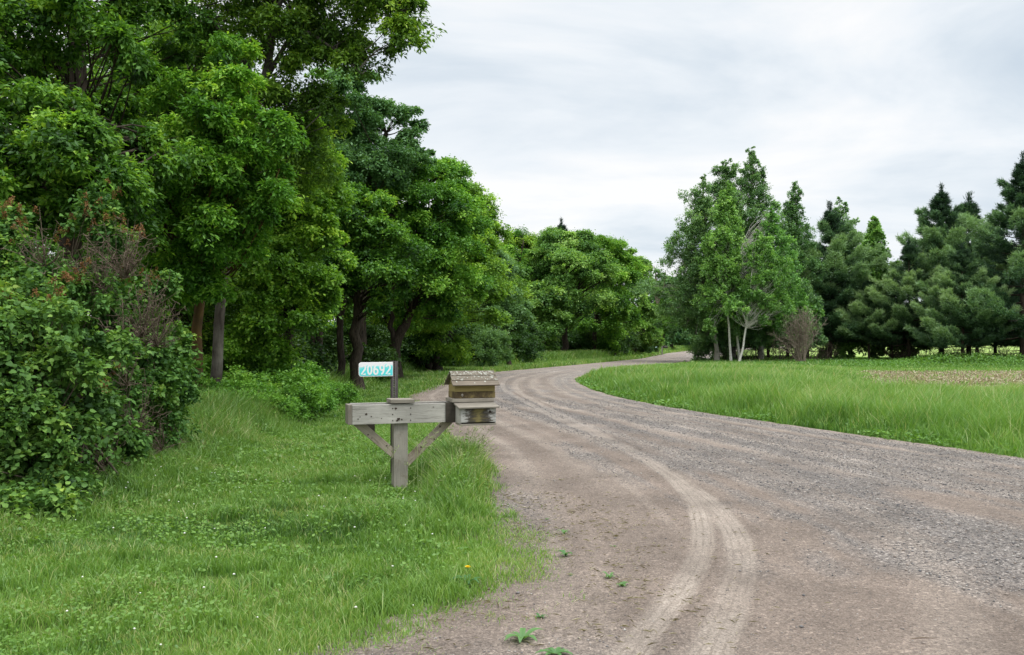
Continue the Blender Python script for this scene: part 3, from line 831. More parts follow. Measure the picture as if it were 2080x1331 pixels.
rng = np.random.default_rng(23)
for i in range(10):
    y = rng.uniform(3.9, 7.2); x = XL(y) + rng.uniform(-0.05, 0.55)
    rosette('gravel_weed', 'small dusty weed rooted in the bare gravel shoulder', 'weed', float(x), float(y), int(rng.integers(6, 11)), rng.uniform(0.022, 0.06), rng.uniform(.14, .2), rng.uniform(.2, .6), 100 + i, rng.uniform(.3, .6), tooth=bool(i % 2))['group'] = 'small weeds on the gravel shoulder'

n = 3400
y = 3.4 + 6.0 * rng.random(n) ** 1.4; x = XL(y) + rng.normal(0.25, 0.55, n); k = (x < XL(y) + 2.6) & (x > XL(y) - 0.3) & (rng.random(n) < sstep(0.38, 0.62, fbm(x * 1.5, y * 1.5, 191, 3)) + 0.15); x, y = x[k], y[k]; n = len(x)
V, T = place_leaves(LEAF4, np.stack([x, y, road_lookup(x, y, Z3) + 0.006 + 0.008 * rng.random(n)], -1), unit(rdir(rng, n) * [1, 1, .12]), unit(rdir(rng, n) * .3 + [0, 0, 1]), rng.uniform(.02, .07, n), 0.06)
M['straw'] = leaf_mat('straw', [(0.0, (.17, .14, .09)), (.5, (.33, .29, .20)), (1.0, (.52, .48, .37))], trans=.15, gloss=.02, var=0)
ls_ = Stuff(); ls_.add(V, T, np.repeat(rng.random(n), 4)); ls_.build('dry_litter', M['straw'], 'dry grass clippings and straw blown over the gravel shoulder', 'litter')

# stick lying on the road
t_ = Tubes(); t_.add(smooth_path([(-0.075, -0.004, 0.0), (-0.02, 0.006, 0.004), (0.03, 0.0, 0.003), (0.08, 0.012, 0.0)], 7), [0.002, 0.003, 0.0035, 0.003, 0.003, 0.002, 0.001], 6)
st = obj('stick', t_.mesh('stick', M['twig'])); st.location = (1.97, 4.22, 0.036); tag(st, 'short dry brown stick lying on the bare gravel', 'stick')

# ------------------------------------------------------------------ weathered wood
def wood_mat(name, base, dark, stain=None, stain_amt=0.5, knots=True, axis=0, warm=None, moss=None, hi=1.25):
    m, nt, out = new_mat(name); L = nt.links.new
    tc = N(nt, 'ShaderNodeTexCoord'); oi = N(nt, 'ShaderNodeObjectInfo')
    mp = N(nt, 'ShaderNodeMapping')
    sc = [9.0, 9.0, 9.0]; sc[axis] = 0.55
    mp.inputs['Scale'].default_value = sc
    off = N(nt, 'ShaderNodeCombineXYZ'); L(math_n(nt, 'MULTIPLY', oi.outputs['Random'], 37.0), off.inputs[0]); L(math_n(nt, 'MULTIPLY', oi.outputs['Random'], 19.0), off.inputs[1])
    add = N(nt, 'ShaderNodeVectorMath', operation='ADD'); L(tc.outputs['Object'], add.inputs[0]); L(off.outputs[0], add.inputs[1])
    wn = N(nt, 'ShaderNodeTexNoise', inp={'Scale': 2.5, 'Detail': 2.0}); L(add.outputs[0], wn.inputs[0])
    wv = N(nt, 'ShaderNodeVectorMath', operation='SCALE'); wv.inputs['Scale'].default_value = 0.06
    L(wn.outputs['Color'], wv.inputs[0])
    add2 = N(nt, 'ShaderNodeVectorMath', operation='ADD'); L(add.outputs[0], add2.inputs[0]); L(wv.outputs[0], add2.inputs[1])
    L(add2.outputs[0], mp.inputs[0])
    gr = N(nt, 'ShaderNodeTexNoise', inp={'Scale': 7.0, 'Detail': 9.0, 'Roughness': 0.75}); L(mp.outputs[0], gr.inputs[0])
    r = ramp(nt, [(0.28, dark), (0.46, base), (0.75, tuple(min(1, c * hi) for c in base))]); L(gr.outputs[0], r.inputs[0])
    col = r.outputs[0]
    big = N(nt, 'ShaderNodeTexNoise', inp={'Scale': 3.0, 'Detail': 5.0, 'Roughness': 0.6}); L(add.outputs[0], big.inputs[0])
    rb = ramp(nt, [(0.3, (0.72, 0.71, 0.70)), (0.7, (1.12, 1.11, 1.10))]); L(big.outputs[0], rb.inputs[0])
    mb = N(nt, 'ShaderNodeMixRGB', blend_type='MULTIPLY', inp={0: 1.0}); L(col, mb.inputs[1]); L(rb.outputs[0], mb.inputs[2]); col = mb.outputs[0]
    if stain:
        sn = N(nt, 'ShaderNodeTexNoise', inp={'Scale': 5.0, 'Detail': 6.0, 'Roughness': 0.7}); L(add2.outputs[0], sn.inputs[0])
        rs = ramp(nt, [(0.62 - 0.25 * stain_amt, (0, 0, 0)), (0.74 - 0.25 * stain_amt, (1, 1, 1))]); L(sn.outputs[0], rs.inputs[0])
        ms = N(nt, 'ShaderNodeMixRGB', inp={2: (*stain, 1)}); L(math_n(nt, 'MULTIPLY', rs.outputs[0], 0.85), ms.inputs[0]); L(col, ms.inputs[1]); col = ms.outputs[0]
    if moss:
        vn = N(nt, 'ShaderNodeTexNoise', inp={'Scale': 26.0, 'Detail': 5.0, 'Roughness': 0.7}); L(add.outputs[0], vn.inputs[0])
        rs = ramp(nt, [(0.55, (0, 0, 0)), (0.60, (1, 1, 1))]); L(vn.outputs[0], rs.inputs[0])
        ms = N(nt, 'ShaderNodeMixRGB', inp={2: (*moss, 1)}); L(rs.outputs[0], ms.inputs[0]); L(col, ms.inputs[1]); col = ms.outputs[0]
    b = N(nt, 'ShaderNodeBsdfPrincipled', inp={'Roughness': 0.85}); b.inputs['Specular IOR Level'].default_value = 0.2
    L(col, b.inputs['Base Color'])
    bp = N(nt, 'ShaderNodeBump', inp={'Strength': 0.7, 'Distance': 0.004}); L(gr.outputs[0], bp.inputs['Height']); L(bp.outputs[0], b.inputs['Normal'])
    L(b.outputs[0], out.inputs[0])
    return m


M['wood_x'] = wood_mat('silvered_timber', (0.36, 0.35, 0.32), (0.13, 0.12, 0.105))
M['wood_post'] = wood_mat('silvered_post', (0.27, 0.255, 0.22), (0.13, 0.12, 0.10), axis=2, stain=(0.16, 0.14, 0.10), stain_amt=0.3)
M['wood_brace'] = wood_mat('silvered_brace', (0.30, 0.265, 0.21), (0.13, 0.105, 0.08), stain=(0.14, 0.11, 0.08), stain_amt=0.35)
M['wood_end'] = wood_mat('end_grain', (0.21, 0.19, 0.16), (0.10, 0.08, 0.06), axis=2)
M['wood_yellow'] = wood_mat('yellowed_siding', (0.26, 0.21, 0.085), (0.11, 0.085, 0.035), stain=(0.055, 0.04, 0.025), stain_amt=0.15)
M['wood_yellow_stained'] = wood_mat('stained_siding', (0.22, 0.175, 0.075), (0.09, 0.07, 0.035), stain=(0.045, 0.03, 0.02), stain_amt=0.75)
M['wood_roof'] = wood_mat('lichened_shingle', (0.155, 0.135, 0.105), (0.07, 0.06, 0.048), moss=(0.30, 0.30, 0.26))
M['wood_roof_low'] = wood_mat('plain_shingle', (0.165, 0.14, 0.11), (0.08, 0.068, 0.052))
M['wood_dark'] = wood_mat('blackened_timber', (0.06, 0.052, 0.042), (0.02, 0.018, 0.015))
M['wood_lid'] = wood_mat('brown_lid', (0.24, 0.22, 0.185), (0.11, 0.098, 0.08))
M['knot'] = simple_mat('knot', (0.045, 0.032, 0.024), 0.8, noise=0.4, nscale=60)
M['lichen'] = simple_mat('lichen_spot', (0.42, 0.43, 0.38), 0.9, noise=0.25, nscale=90)
M['screw'] = simple_mat('rusty_screw', (0.035, 0.025, 0.02), 0.6)
M['steel'] = simple_mat('brown_steel', (0.045, 0.038, 0.036), 0.55, noise=0.3, nscale=30)


def box_bm(x0, x1, y0, y1, z0, z1, seg=None):
    """verts/quads of a chamfered box"""
    import bmesh
    bm = bmesh.new()
    bmesh.ops.create_cube(bm, size=1.0)
    for v in bm.verts:
        v.co = Vector(((x0 + x1) / 2 + v.co.x * (x1 - x0), (y0 + y1) / 2 + v.co.y * (y1 - y0), (z0 + z1) / 2 + v.co.z * (z1 - z0)))
    bmesh.ops.bevel(bm, geom=list(bm.edges), offset=min(0.004, 0.2 * min(x1 - x0, y1 - y0, z1 - z0)), segments=2, affect='EDGES', profile=0.6)
    return bm


def board(name, parent, mat, x0, x1, y0, y1, z0, z1, warp=0.0, shear=None, label=None):
    bm = box_bm(x0, x1, y0, y1, z0, z1)
    if shear: 
        for v in bm.verts: v.co = shear(v.co)
    me = bpy.data.meshes.new(name); bm.to_mesh(me); bm.free(); me.materials.append(mat)
    o = obj(name, me, parent)
    if label: o['label'] = label
    return o


def disc_set(pts, r, y, seed=0, irregular=0.25, depth=0.003, sy=1.0):
    """small raised irregular discs facing -y"""
    rng = np.random.default_rng(seed); V = []; T = []; c = 0; n = 12
    for (x, z, k) in pts:
        a = np.linspace(0, 2 * PI, n, endpoint=False); rr = r * k * rng.uniform(1 - irregular, 1 + irregular, n)
        V.append([x, y - depth, z])
        for i in range(n): V.append([x + rr[i] * math.cos(a[i]), y - depth, z + rr[i] * sy * math.sin(a[i])])
        for i in range(n): V.append([x + rr[i] * math.cos(a[i]), y + 0.002, z + rr[i] * sy * math.sin(a[i])])
        for i in range(n):
            j = (i + 1) % n
            T += [[c, c + 1 + i, c + 1 + j], [c + 1 + i, c + 1 + n + i, c + 1 + n + j], [c + 1 + i, c + 1 + n + j, c + 1 + j]]
        c += 1 + 2 * n
    return np.array(V), np.array(T)


def add_marks(o, V, T, mat):
    import bmesh
    me = o.data; me.materials.append(mat); mi = len(me.materials) - 1
    bm = bmesh.new(); bm.from_mesh(me); vs = [bm.verts.new(tuple(map(float, v))) for v in V]
    for t in T:
        f = bm.faces.new([vs[i] for i in t]); f.material_index = mi
    bm.to_mesh(me); bm.free()


YAW = math.radians(18)
post_at = (-1.125, 8.87, 0.0)
stand = thing('mailbox_stand', 'weathered grey timber stand with cross beam and two diagonal braces holding the mailboxes', 'mailbox stand', post_at, YAW)
board('post', stand, M['wood_post'], -.07, .07, -.07, .07, -.25, .828)
fb = board('beam', stand, M['wood_x'], -.485, .50, -.109, -.071, .645, .835)
bb = board('beam', stand, M['wood_x'], -.485, .93, .071, .109, .650, .842)
board('end_board', stand, M['wood_end'], -.525, -.487, -.108, .108, .645, .838)
board('cap_board', stand, M['wood_lid'], -.120, .120, -.125, .125, .845, .882).rotation_euler = (0, math.radians(0.6), 0)
board('beam_end_block', stand, M['wood_dark'], .445, .56, -.122, -.068, .640, .840, label='dark water-stained block at the end of the beam')
board('support_beam', stand, M['wood_x'], .57, .90, -.105, -.071, .645, .835)
board('hanging_block', stand, M['wood_dark'], -.335, -.235, .075, .125, .535, .648)
for kx, z in [(-.32, .755)]: pass
V, T = disc_set([(-.35, .745, 1.0), (-.30, .72, .5), (-.06, .795, .9), (-.03, .69, 1.1), (-.045, .675, .8), (.0, .685, .6), (.32, .80, .5), (-.43, .70, .5)], 0.013, -.109, 3, 0.4, sy=0.8)
add_marks(fb, V, T, M['knot'])
V, T = disc_set([(sx_, sz_, 1.0) for sx_ in (-.09, .09) for sz_ in (.675, .735, .795)] + [(-.41, .72, .8), (-.20, .70, .7)], 0.006, -.109, 4, 0.1)
add_marks(fb, V, T, M['screw'])


def brace(p0, p1, w, y0, y1, seed):
    (xa, za), (xb, zb) = p0, p1
    L_ = math.hypot(xb - xa, zb - za); a = math.atan2(zb - za, xb - xa)
    o = board('brace', stand, M['wood_brace'], -L_ / 2, L_ / 2, y0, y1, -w / 2, w / 2)
    o.location = ((xa + xb) / 2, 0, (za + zb) / 2); o.rotation_euler = (0, -a, 0)
    rng = np.random.default_rng(seed)
    V, T = disc_set([(rng.uniform(-.4, .4) * L_, rng.uniform(-.3, .3) * w, rng.uniform(.5, 1)) for _ in range(4)], 0.010, y0, seed, 0.4)
    add_marks(o, V, T, M['knot'])


brace((-.435, .665), (-.05, .325), .085, -.045, -.007, 5)
brace((.51, .665), (.05, .235), .085, -.045, -.007, 6)

# upper roofed mailbox
mb = thing('roofed_mailbox', 'little house-shaped wooden mailbox with pitched lichen-spotted roof standing on the beam end', 'mailbox', post_at, YAW)
board('platform', mb, M['wood_lid'], .505, .945, -.15, .14, .843, .880)
board('siding_board', mb, M['wood_yellow'], .535, .957, -.135, .125, .948, 1.014)
board('siding_board', mb, M['wood_yellow_stained'], .533, .959, -.138, .128, .882, .946, label='lower siding board with dark stain and pale knot')


def gable_wall(x0, x1):
    V = np.array([[x0, -.133, 1.014], [x0, .123, 1.014], [x0, -.005, 1.128], [x1, -.133, 1.014], [x1, .123, 1.014], [x1, -.005, 1.128]])
    return V, np.array([[0, 2, 1], [3, 4, 5], [0, 1, 4], [0, 4, 3], [0, 3, 5], [0, 5, 2], [1, 2, 5], [1, 5, 4]])


V, T = gable_wall(.54, .952)
obj('gable', np_mesh('gable', V, T, M['wood_yellow']), mb)
for side in (-1, 1):
    for k in range(3):
        t0, t1_ = k / 3.0, (k + 1) / 3.0 + 0.07
        ey, ez, ry, rz = -.005 + side * .178, 1.004, -.005, 1.137
        ya, za = ey + (ry - ey) * t0, ez + (rz - ez) * t0; yb, zb = ey + (ry - ey) * min(t1_, 1), ez + (rz - ez) * min(t1_, 1)
        L_ = math.hypot(yb - ya, zb - za); a = math.atan2(zb - za, (yb - ya))
        o = board('roof_board', mb, M['wood_roof_low'] if k == 0 else M['wood_roof'], -.246 + k * .006, .246 - k * .004, -L_ / 2, L_ / 2, -.006, .006)
        lift = 0.007 + 0.004 * k
        o.location = (.746, (ya + yb) / 2 + side * 0.004, (za + zb) / 2 + lift)
        o.rotation_euler = (a - math.radians(3.0) * (1 if abs(a) < 1.6 else -1) * 1.0, 0, 0) if side < 0 else (a, 0, 0)
        if side < 0:
            rng = np.random.default_rng(40 + k)
            sp = [(rng.uniform(-.22, .22), rng.uniform(-.35, .35) * L_, rng.uniform(.3, 1.0)) for _ in range((3, 9, 20)[k])]
            V, T = disc_set([(x_, z_, s_) for x_, z_, s_ in sp], 0.0085, 0, 50 + k, 0.45, 0.002)
            V = np.stack([V[:, 0], V[:, 2], -V[:, 1] + 0.006], -1)
            add_marks(o, V, T[:, ::-1], M['lichen'])
V, T = disc_set([(.61, .915, 1.0)], 0.012, -.138, 5, 0.2, sy=1.3)
obj('knot', np_mesh('knot', V, T, M['wood_lid']), mb)


# lower slanted-lid box
def box_front_mat():
    m, nt, out = new_mat('peeling_paint'); L = nt.links.new
    tc = N(nt, 'ShaderNodeTexCoord')
    mp = N(nt, 'ShaderNodeMapping'); mp.inputs['Scale'].default_value = (3, 10, 10); L(tc.outputs['Object'], mp.inputs[0])
    n1 = N(nt, 'ShaderNodeTexNoise', inp={'Scale': 5.0, 'Detail': 8.0, 'Roughness': 0.75}); L(mp.outputs[0], n1.inputs[0])
    sp = N(nt, 'ShaderNodeSeparateXYZ'); L(tc.outputs['Object'], sp.inputs[0])
    ax = math_n(nt, 'ABSOLUTE', math_n(nt, 'SUBTRACT', sp.outputs[0], .735))
    f = math_n(nt, 'ADD', math_n(nt, 'MULTIPLY', ax, 3.4), math_n(nt, 'MULTIPLY', math_n(nt, 'SUBTRACT', n1.outputs[0], 0.5), 1.3))
    r = ramp(nt, [(0.0, (0.17, 0.145, 0.06)), (0.12, (0.10, 0.085, 0.045)), (0.28, (0.05, 0.045, 0.038)), (0.42, (0.13, 0.12, 0.105)), (0.52, (0.40, 0.40, 0.38)), (0.72, (0.36, 0.35, 0.33)), (0.86, (0.12, 0.11, 0.10))])
    L(f, r.inputs[0])
    b = N(nt, 'ShaderNodeBsdfPrincipled', inp={'Roughness': 0.85}); L(r.outputs[0], b.inputs['Base Color']); b.inputs['Specular IOR Level'].default_value = 0.2
    bp = N(nt, 'ShaderNodeBump', inp={'Strength': 0.8, 'Distance': 0.004}); L(n1.outputs[0], bp.inputs['Height']); L(bp.outputs[0], b.inputs['Normal'])
    L(b.outputs[0], out.inputs[0]); return m


nb = thing('slant_lid_box', 'small weathered wooden box with sloping lid and peeling white front, under the roofed mailbox', 'mailbox', post_at, YAW)
pm = box_front_mat()
board('front_board', nb, pm, .552, .915, -.305, -.285, .652, .790)
board('side_board', nb, M['wood_x'], .545, .567, -.283, -.112, .640, .812)
board('side_board', nb, M['wood_x'], .902, .923, -.283, -.112, .640, .812)
board('bottom_board', nb, M['wood_lid'], .548, .920, -.303, -.112, .622, .6385)
lid = board('lid', nb, M['wood_lid'], -.212, .208, -.118, .115, -.008, .008); lid.location = (.735, -.222, .818); lid.rotation_euler = (math.radians(9), math.radians(-.5), 0)
V, T = disc_set([(.855, .755, 1.0)], 0.013, -.305, 6, 0.3)
obj('knot', np_mesh('knot', V, T, M['knot']), nb)

# house number sign on its steel channel post
sg = thing('house_number_sign', 'cyan and white number sign reading 20692 on a perforated dark steel post behind the beam', 'sign', (-1.264, 9.5, 0.0), math.radians(4))
tbv = []; tbt = []; c = 0


def addbox(x0, x1, y0, y1, z0, z1):
    global c
    v = np.array([[x0, y0, z0], [x1, y0, z0], [x1, y1, z0], [x0, y1, z0], [x0, y0, z1], [x1, y0, z1], [x1, y1, z1], [x0, y1, z1]])
    q = np.array([[0, 3, 2, 1], [4, 5, 6, 7], [0, 1, 5, 4], [1, 2, 6, 5], [2, 3, 7, 6], [3, 0, 4, 7]])
    tbv.append(v); tbt.append(q + c); c += 8


addbox(-.024, -.005, -.003, .0, -.2, 1.247); addbox(.005, .024, -.003, .0, -.2, 1.247)
for i in range(57): addbox(-.005, .005, -.003, .0, -.19 + i * .0254, -.19 + i * .0254 + .0165)
addbox(-.027, -.024, -.003, .028, -.2, 1.247); addbox(.024, .027, -.003, .028, -.2, 1.247)
addbox(-.040, -.027, .025, .028, -.2, 1.247); addbox(.027, .040, .025, .028, -.2, 1.247)
obj('post', np_mesh('post', np.concatenate(tbv), np.concatenate(tbt), M['steel']), sg)


def rounded_plate(x0, x1, z0, z1, r, y0, y1, tilt=0.0, right_square=True):
    pts = []
    corners = [(x0 + r, z1 - r, 90), (x0 + r, z0 + r, 180)]
    for cx_, cz_, a0 in corners:
        for k in range(7):
            a = math.radians(a0 + k * 15); pts.append((cx_ + r * math.cos(a), cz_ + r * math.sin(a)))
    pts += [(x1, z0), (x1, z1)]
    import bmesh
    bm = bmesh.new()
    f = [bm.verts.new((x, y0, z + tilt * (x - x1))) for x, z in pts]
    b = [bm.verts.new((x, y1, z + tilt * (x - x1))) for x, z in pts]
    bm.faces.new(f[::-1] if False else f); bm.faces.new(b[::-1])
    for i in range(len(pts)):
        j = (i + 1) % len(pts); bm.faces.new((f[j], f[i], b[i], b[j]))
    bmesh.ops.recalc_face_normals(bm, faces=bm.faces)
    return bm


def sign_mat():
    m, nt, out = new_mat('sign_cyan'); L = nt.links.new
    tc = N(nt, 'ShaderNodeTexCoord'); sp = N(nt, 'ShaderNodeSeparateXYZ'); L(tc.outputs['Object'], sp.inputs[0])
    n1 = N(nt, 'ShaderNodeTexNoise', inp={'Scale': 18.0, 'Detail': 4.0}); L(tc.outputs['Object'], n1.inputs[0])
    f = math_n(nt, 'ADD', math_n(nt, 'MULTIPLY', math_n(nt, 'SUBTRACT', sp.outputs[2], 1.178), 22.0), math_n(nt, 'ADD', math_n(nt, 'MULTIPLY', n1.outputs[0], 1.6), math_n(nt, 'MULTIPLY', sp.outputs[0], -1.6)))
    r = ramp(nt, [(0.55, (0.10, 0.72, 0.74)), (0.95, (0.42, 0.86, 0.86)), (1.0, (0.86, 0.84, 0.88))])  # pinkish white top: a reflection painted in, along with the worn left corner
    r.color_ramp.elements[2].position = 1.0
    L(math_n(nt, 'MULTIPLY', f, 0.62), r.inputs[0])
    b = N(nt, 'ShaderNodeBsdfPrincipled', inp={'Roughness': 0.35}); L(r.outputs[0], b.inputs['Base Color']); L(b.outputs[0], out.inputs[0])
    return m


M['sign_white'] = simple_mat('sign_white', (0.88, 0.88, 0.88), 0.4, noise=0.04)
TILT = 0.014
bm = rounded_plate(-.375, -.012, 1.085, 1.238, .028, -.0085, -.0055, TILT)
me = bpy.data.meshes.new('plate'); bm.to_mesh(me); bm.free(); me.materials.append(M['sign_white'])
plate = obj('plate', me, sg)
bm = rounded_plate(-.367, -.016, 1.093, 1.230, .022, -.0105, -.009, TILT)
me = bpy.data.meshes.new('field'); bm.to_mesh(me); bm.free(); me.materials.append(sign_mat())
obj('colour_field', me, plate)


def arc(cx_, cz_, rx, rz, a0, a1, n=14):
    return [(cx_ + rx * math.cos(math.radians(a0 + (a1 - a0) * i / n)), cz_ + rz * math.sin(math.radians(a0 + (a1 - a0) * i / n))) for i in range(n + 1)]


DIG = {'2': [arc(.5, .70, .36, .26, 165, -25) + [(.12, .04), (.90, .04)]],
       '0': [arc(.5, .5, .36, .46, 0, 360, 28)],
       '6': [arc(.5, .30, .36, .26, 0, 360, 24), arc(.66, .30, .52, .66, 180, 92, 12)],
       '9': [arc(.5, .70, .36, .26, 0, 360, 24), arc(.34, .70, .52, .66, 0, -88, 12)]}
Vn = []; Tn = []; cn = 0; hw_ = 0.0090
for i, ch in enumerate('20692'):
    ox = -.352 + i * .0655
    for st_ in DIG[ch]:
        p = np.array([(ox + .056 * a_, 1.106 + .104 * b_) for a_, b_ in st_]); p[:, 1] += TILT * (p[:, 0] + .01)
        tg = unit(np.gradient(p, axis=0)); nn_ = np.stack([-tg[:, 1], tg[:, 0]], -1)
        l_ = p + nn_ * hw_; r__ = p - nn_ * hw_
        yv = -.0116 - 0.0002 * (len(Vn) % 2)
        Vn.append(np.concatenate([np.stack([l_[:, 0], np.full(len(p), yv), l_[:, 1]], -1), np.stack([r__[:, 0], np.full(len(p), yv), r__[:, 1]], -1)]))
        m_ = len(p); Tn.append(np.array([[k, k + 1, m_ + k + 1, m_ + k] for k in range(m_ - 1)]) + cn); cn += 2 * m_
obj('number', np_mesh('number', np.concatenate(Vn), np.concatenate(Tn), M['sign_white']), plate)

# ------------------------------------------------------------------ near woods on the left
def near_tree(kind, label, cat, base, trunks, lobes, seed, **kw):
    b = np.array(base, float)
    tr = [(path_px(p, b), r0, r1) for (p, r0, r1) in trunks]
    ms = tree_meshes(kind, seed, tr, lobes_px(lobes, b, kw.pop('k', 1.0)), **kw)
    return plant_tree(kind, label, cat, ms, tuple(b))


ash_kw = dict(cr=0.42, ntw=20, nlf=26, size=0.098, width=0.42, leafm='ash', limb_r=0.022, droop=0.45, flat=0.55, twigs=2)
# leaning ash whose limbs hang over the verge
near_tree('ash_tree', 'tall leaning ash with grey speckled trunk, right of the twin trunks beside the lilac', 'tree', gxy(432, 0, 17),
          [([(432, 852, 17), (440, 700, 17), (450, 600, 17), (466, 480, 17), (500, 330, 17), (528, 190, 17), (545, 90, 17), (572, -10, 17), (600, -160, 17), (620, -420, 17)], 0.105, 0.06),
           ([(530, 180, 17), (600, 70, 16.8), (665, 90, 16.6), (735, 150, 16.4)], 0.05, 0.015),
           ([(545, 90, 17), (590, 20, 17), (660, -60, 17), (780, -40, 16.6), (840, 60, 16.4)], 0.05, 0.012),
           ([(530, 180, 17), (450, 60, 17), (380, 10, 17)], 0.05, 0.015)],
          [(600, 60, 17, 95), (690, 30, 16.8, 95), (770, 40, 16.6, 70), (812, 80, 16.5, 42), (828, 10, 16.5, 30), (640, 150, 17, 70), (720, 130, 16.8, 45), (590, 190, 17, 60), (650, 230, 17.2, 55), (480, 40, 17.5, 80), (620, -120, 17, 190), (740, -110, 16.8, 110), (470, -130, 17, 150), (600, 300, 17.6, 70), (640, 360, 17.8, 50)], 1,
          **dict(ash_kw, barkm='bark_grey', cover=0.95))
# left of the twin trunks
near_tree('ash_tree', 'ash with rust-coloured lichened trunk, left of the twin trunks beside the lilac', 'tree', gxy(400, 0, 16.6),
          [([(400, 856, 16.6), (401, 720, 16.6), (399, 600, 16.6), (396, 480, 16.5), (400, 360, 16.3), (410, 240, 16), (430, 120, 16)], 0.108, 0.05),
           ([(396, 480, 16.5), (440, 330, 15.6), (480, 250, 15.2), (505, 200, 15)], 0.05, 0.012)],
          [(480, 190, 14.8, 62), (430, 260, 14.6, 85), (520, 260, 14.8, 65), (400, 350, 14.8, 105), (500, 360, 14.8, 85), (360, 450, 14.9, 90), (450, 450, 15.0, 85), (540, 420, 15.2, 60), (410, 540, 15.2, 62), (340, 540, 15.5, 60), (335, 610, 15.8, 50), (470, 520, 15.4, 50), (440, 590, 15.6, 34), (480, 120, 15.5, 45), (380, 200, 15.4, 60)], 2,
          **dict(ash_kw, leafm='ash_bright', barkm='bark_rust', cr=0.36, ntw=20, nlf=28, size=0.095))
# bright tree right of the twins
near_tree('maple_tree', 'bright yellow-green maple between the twin ash trunks and the dark woods', 'tree', gxy(560, 0, 20),
          [([(590, 835, 20), (585, 700, 20), (590, 560, 20), (600, 420, 20), (610, 300, 20)], 0.12, 0.05)],
          [(610, 350, 19.6, 70), (560, 320, 19.5, 60), (650, 420, 19.6, 58), (590, 440, 19.2, 85), (530, 470, 19.0, 80), (640, 510, 19.3, 62), (560, 560, 18.8, 85), (630, 590, 19.0, 62), (510, 590, 18.6, 65), (580, 640, 18.6, 65), (520, 680, 18.6, 62), (640, 640, 19.4, 24), (550, 715, 18.8, 36), (480, 740, 18.8, 40), (620, 280, 20, 50), (655, 330, 20, 36)], 3,
          cr=0.38, ntw=20, nlf=28, size=0.088, width=0.62, leafm='ash_bright', barkm='bark_dark', limb_r=0.02, droop=0.4, flat=0.5)
# big tree at the far left
near_tree('basswood_tree', 'large broad tree with thick dark trunk high behind the lilac bushes', 'tree', gxy(150, 0, 15),
          [([(140, 880, 15), (140, 600, 15), (142, 400, 15), (150, 230, 15), (160, 100, 15), (165, -100, 15), (180, -350, 15)], 0.21, 0.12),
           ([(150, 230, 15), (90, 150, 14.5), (40, 60, 14)], 0.06, 0.02), ([(145, 330, 15), (250, 300, 14), (330, 290, 13.6)], 0.05, 0.015)],
          [(50, 60, 13.6, 100), (170, 60, 13.2, 85), (240, 110, 13, 55), (40, 250, 12.6, 110), (150, 330, 12, 95), (60, 380, 12, 95), (200, 370, 12.4, 70), (230, 250, 14.5, 70), (300, 330, 13.5, 70), (120, 180, 15.5, 80), (310, 60, 16, 100), (320, 190, 16.5, 70), (-80, 150, 13, 150), (-90, 400, 12, 140), (100, -120, 14, 170), (330, -120, 16, 150), (240, 450, 13.4, 70), (120, 440, 12.2, 60)], 4,
          **dict(ash_kw, barkm='bark_dark', cr=0.40, size=0.098, width=0.48, leafm='ash'))
# saplings and dark filler at the wood edge
near_tree('understory_tree', 'slender dark green young tree filling the gap behind the twin trunks', 'tree', gxy(330, 0, 19),
          [([(330, 830, 19), (335, 600, 19), (340, 400, 19), (345, 200, 19)], 0.09, 0.03)],
          [(330, 330, 19, 110), (400, 150, 19.5, 110), (270, 480, 19, 110), (360, 600, 19, 95), (290, 650, 18.5, 80), (370, 720, 19, 60), (470, 640, 20, 60), (440, 700, 20, 60), (480, 350, 20, 90), (300, 200, 19.5, 90)], 5,
          cr=0.5, ntw=16, nlf=26, size=0.11, width=0.5, leafm='ash', barkm='bark_dark', cover=1.0)

for (px_, d_, r_0, lab_, sd_) in [(652, 27.5, .13, 'slim dark trunk pair in the shade left of the number sign, leftmost of the three', 61), (694, 26.2, .115, 'slim straight dark-trunked tree midway between the trunk pair and the sign', 62), (876, 41, .17, 'dark-trunked tree in shade right of the bent forked maple', 63)]:
    near_tree('woods_edge_tree', lab_, 'tree', gxy(px_, 0, d_),
              [([(px_, 800 if d_ < 30 else 760, d_), (px_ - 3, 700, d_), (px_ + 2, 600, d_), (px_ + 6, 520, d_), (px_ + 4, 440, d_)], r_0, 0.06)] + ([([(px_ - 12, 800, d_), (px_ - 14, 720, d_), (px_ - 20, 640, d_), (px_ - 18, 560, d_)], .11, .05)] if sd_ == 61 else []),
              [(px_, 470, d_, 46), (px_ - 20, 540, d_, 40), (px_ + 18, 560, d_, 36), (px_ - 8, 600, d_, 26)], sd_, cr=0.5, ntw=16, nlf=24, size=0.11, width=0.6, leafm='ash', barkm='bark_dark', limb_r=0.015, sides=8)

# middle distance, one measured tree after another along the verge
mk = dict(cr=0.58, ntw=22, nlf=34, size=0.108, width=0.62, leafm='maple', barkm='bark_dark', limb_r=0.03, droop=0.35, flat=0.5, sides=7)
near_tree('oak_tree', 'tall pale-topped oak rising above the dark maples at the woods edge', 'tree', gxy(740, 0, 31),
          [([(735, 780, 31), (738, 600, 31), (745, 450, 31), (760, 350, 31), (785, 270, 31)], 0.22, 0.08), ([(745, 450, 31), (690, 330, 31), (680, 270, 31)], 0.1, 0.03)],
          [(790, 240, 31, 42), (835, 245, 31, 26), (838, 285, 31, 24), (750, 235, 31, 40), (720, 290, 30.5, 55), (780, 310, 30.5, 55), (690, 240, 30, 48), (670, 340, 29.5, 62), (745, 370, 30, 60), (700, 170, 30, 34), (740, 165, 30, 30), (690, 200, 29, 40), (835, 335, 31.5, 34), (800, 350, 30.5, 48), (875, 350, 33, 28), (815, 300, 31, 30), (855, 320, 32, 22)], 10, **dict(mk, cr=0.5, leafm='willow', size=0.11, cover=0.75))
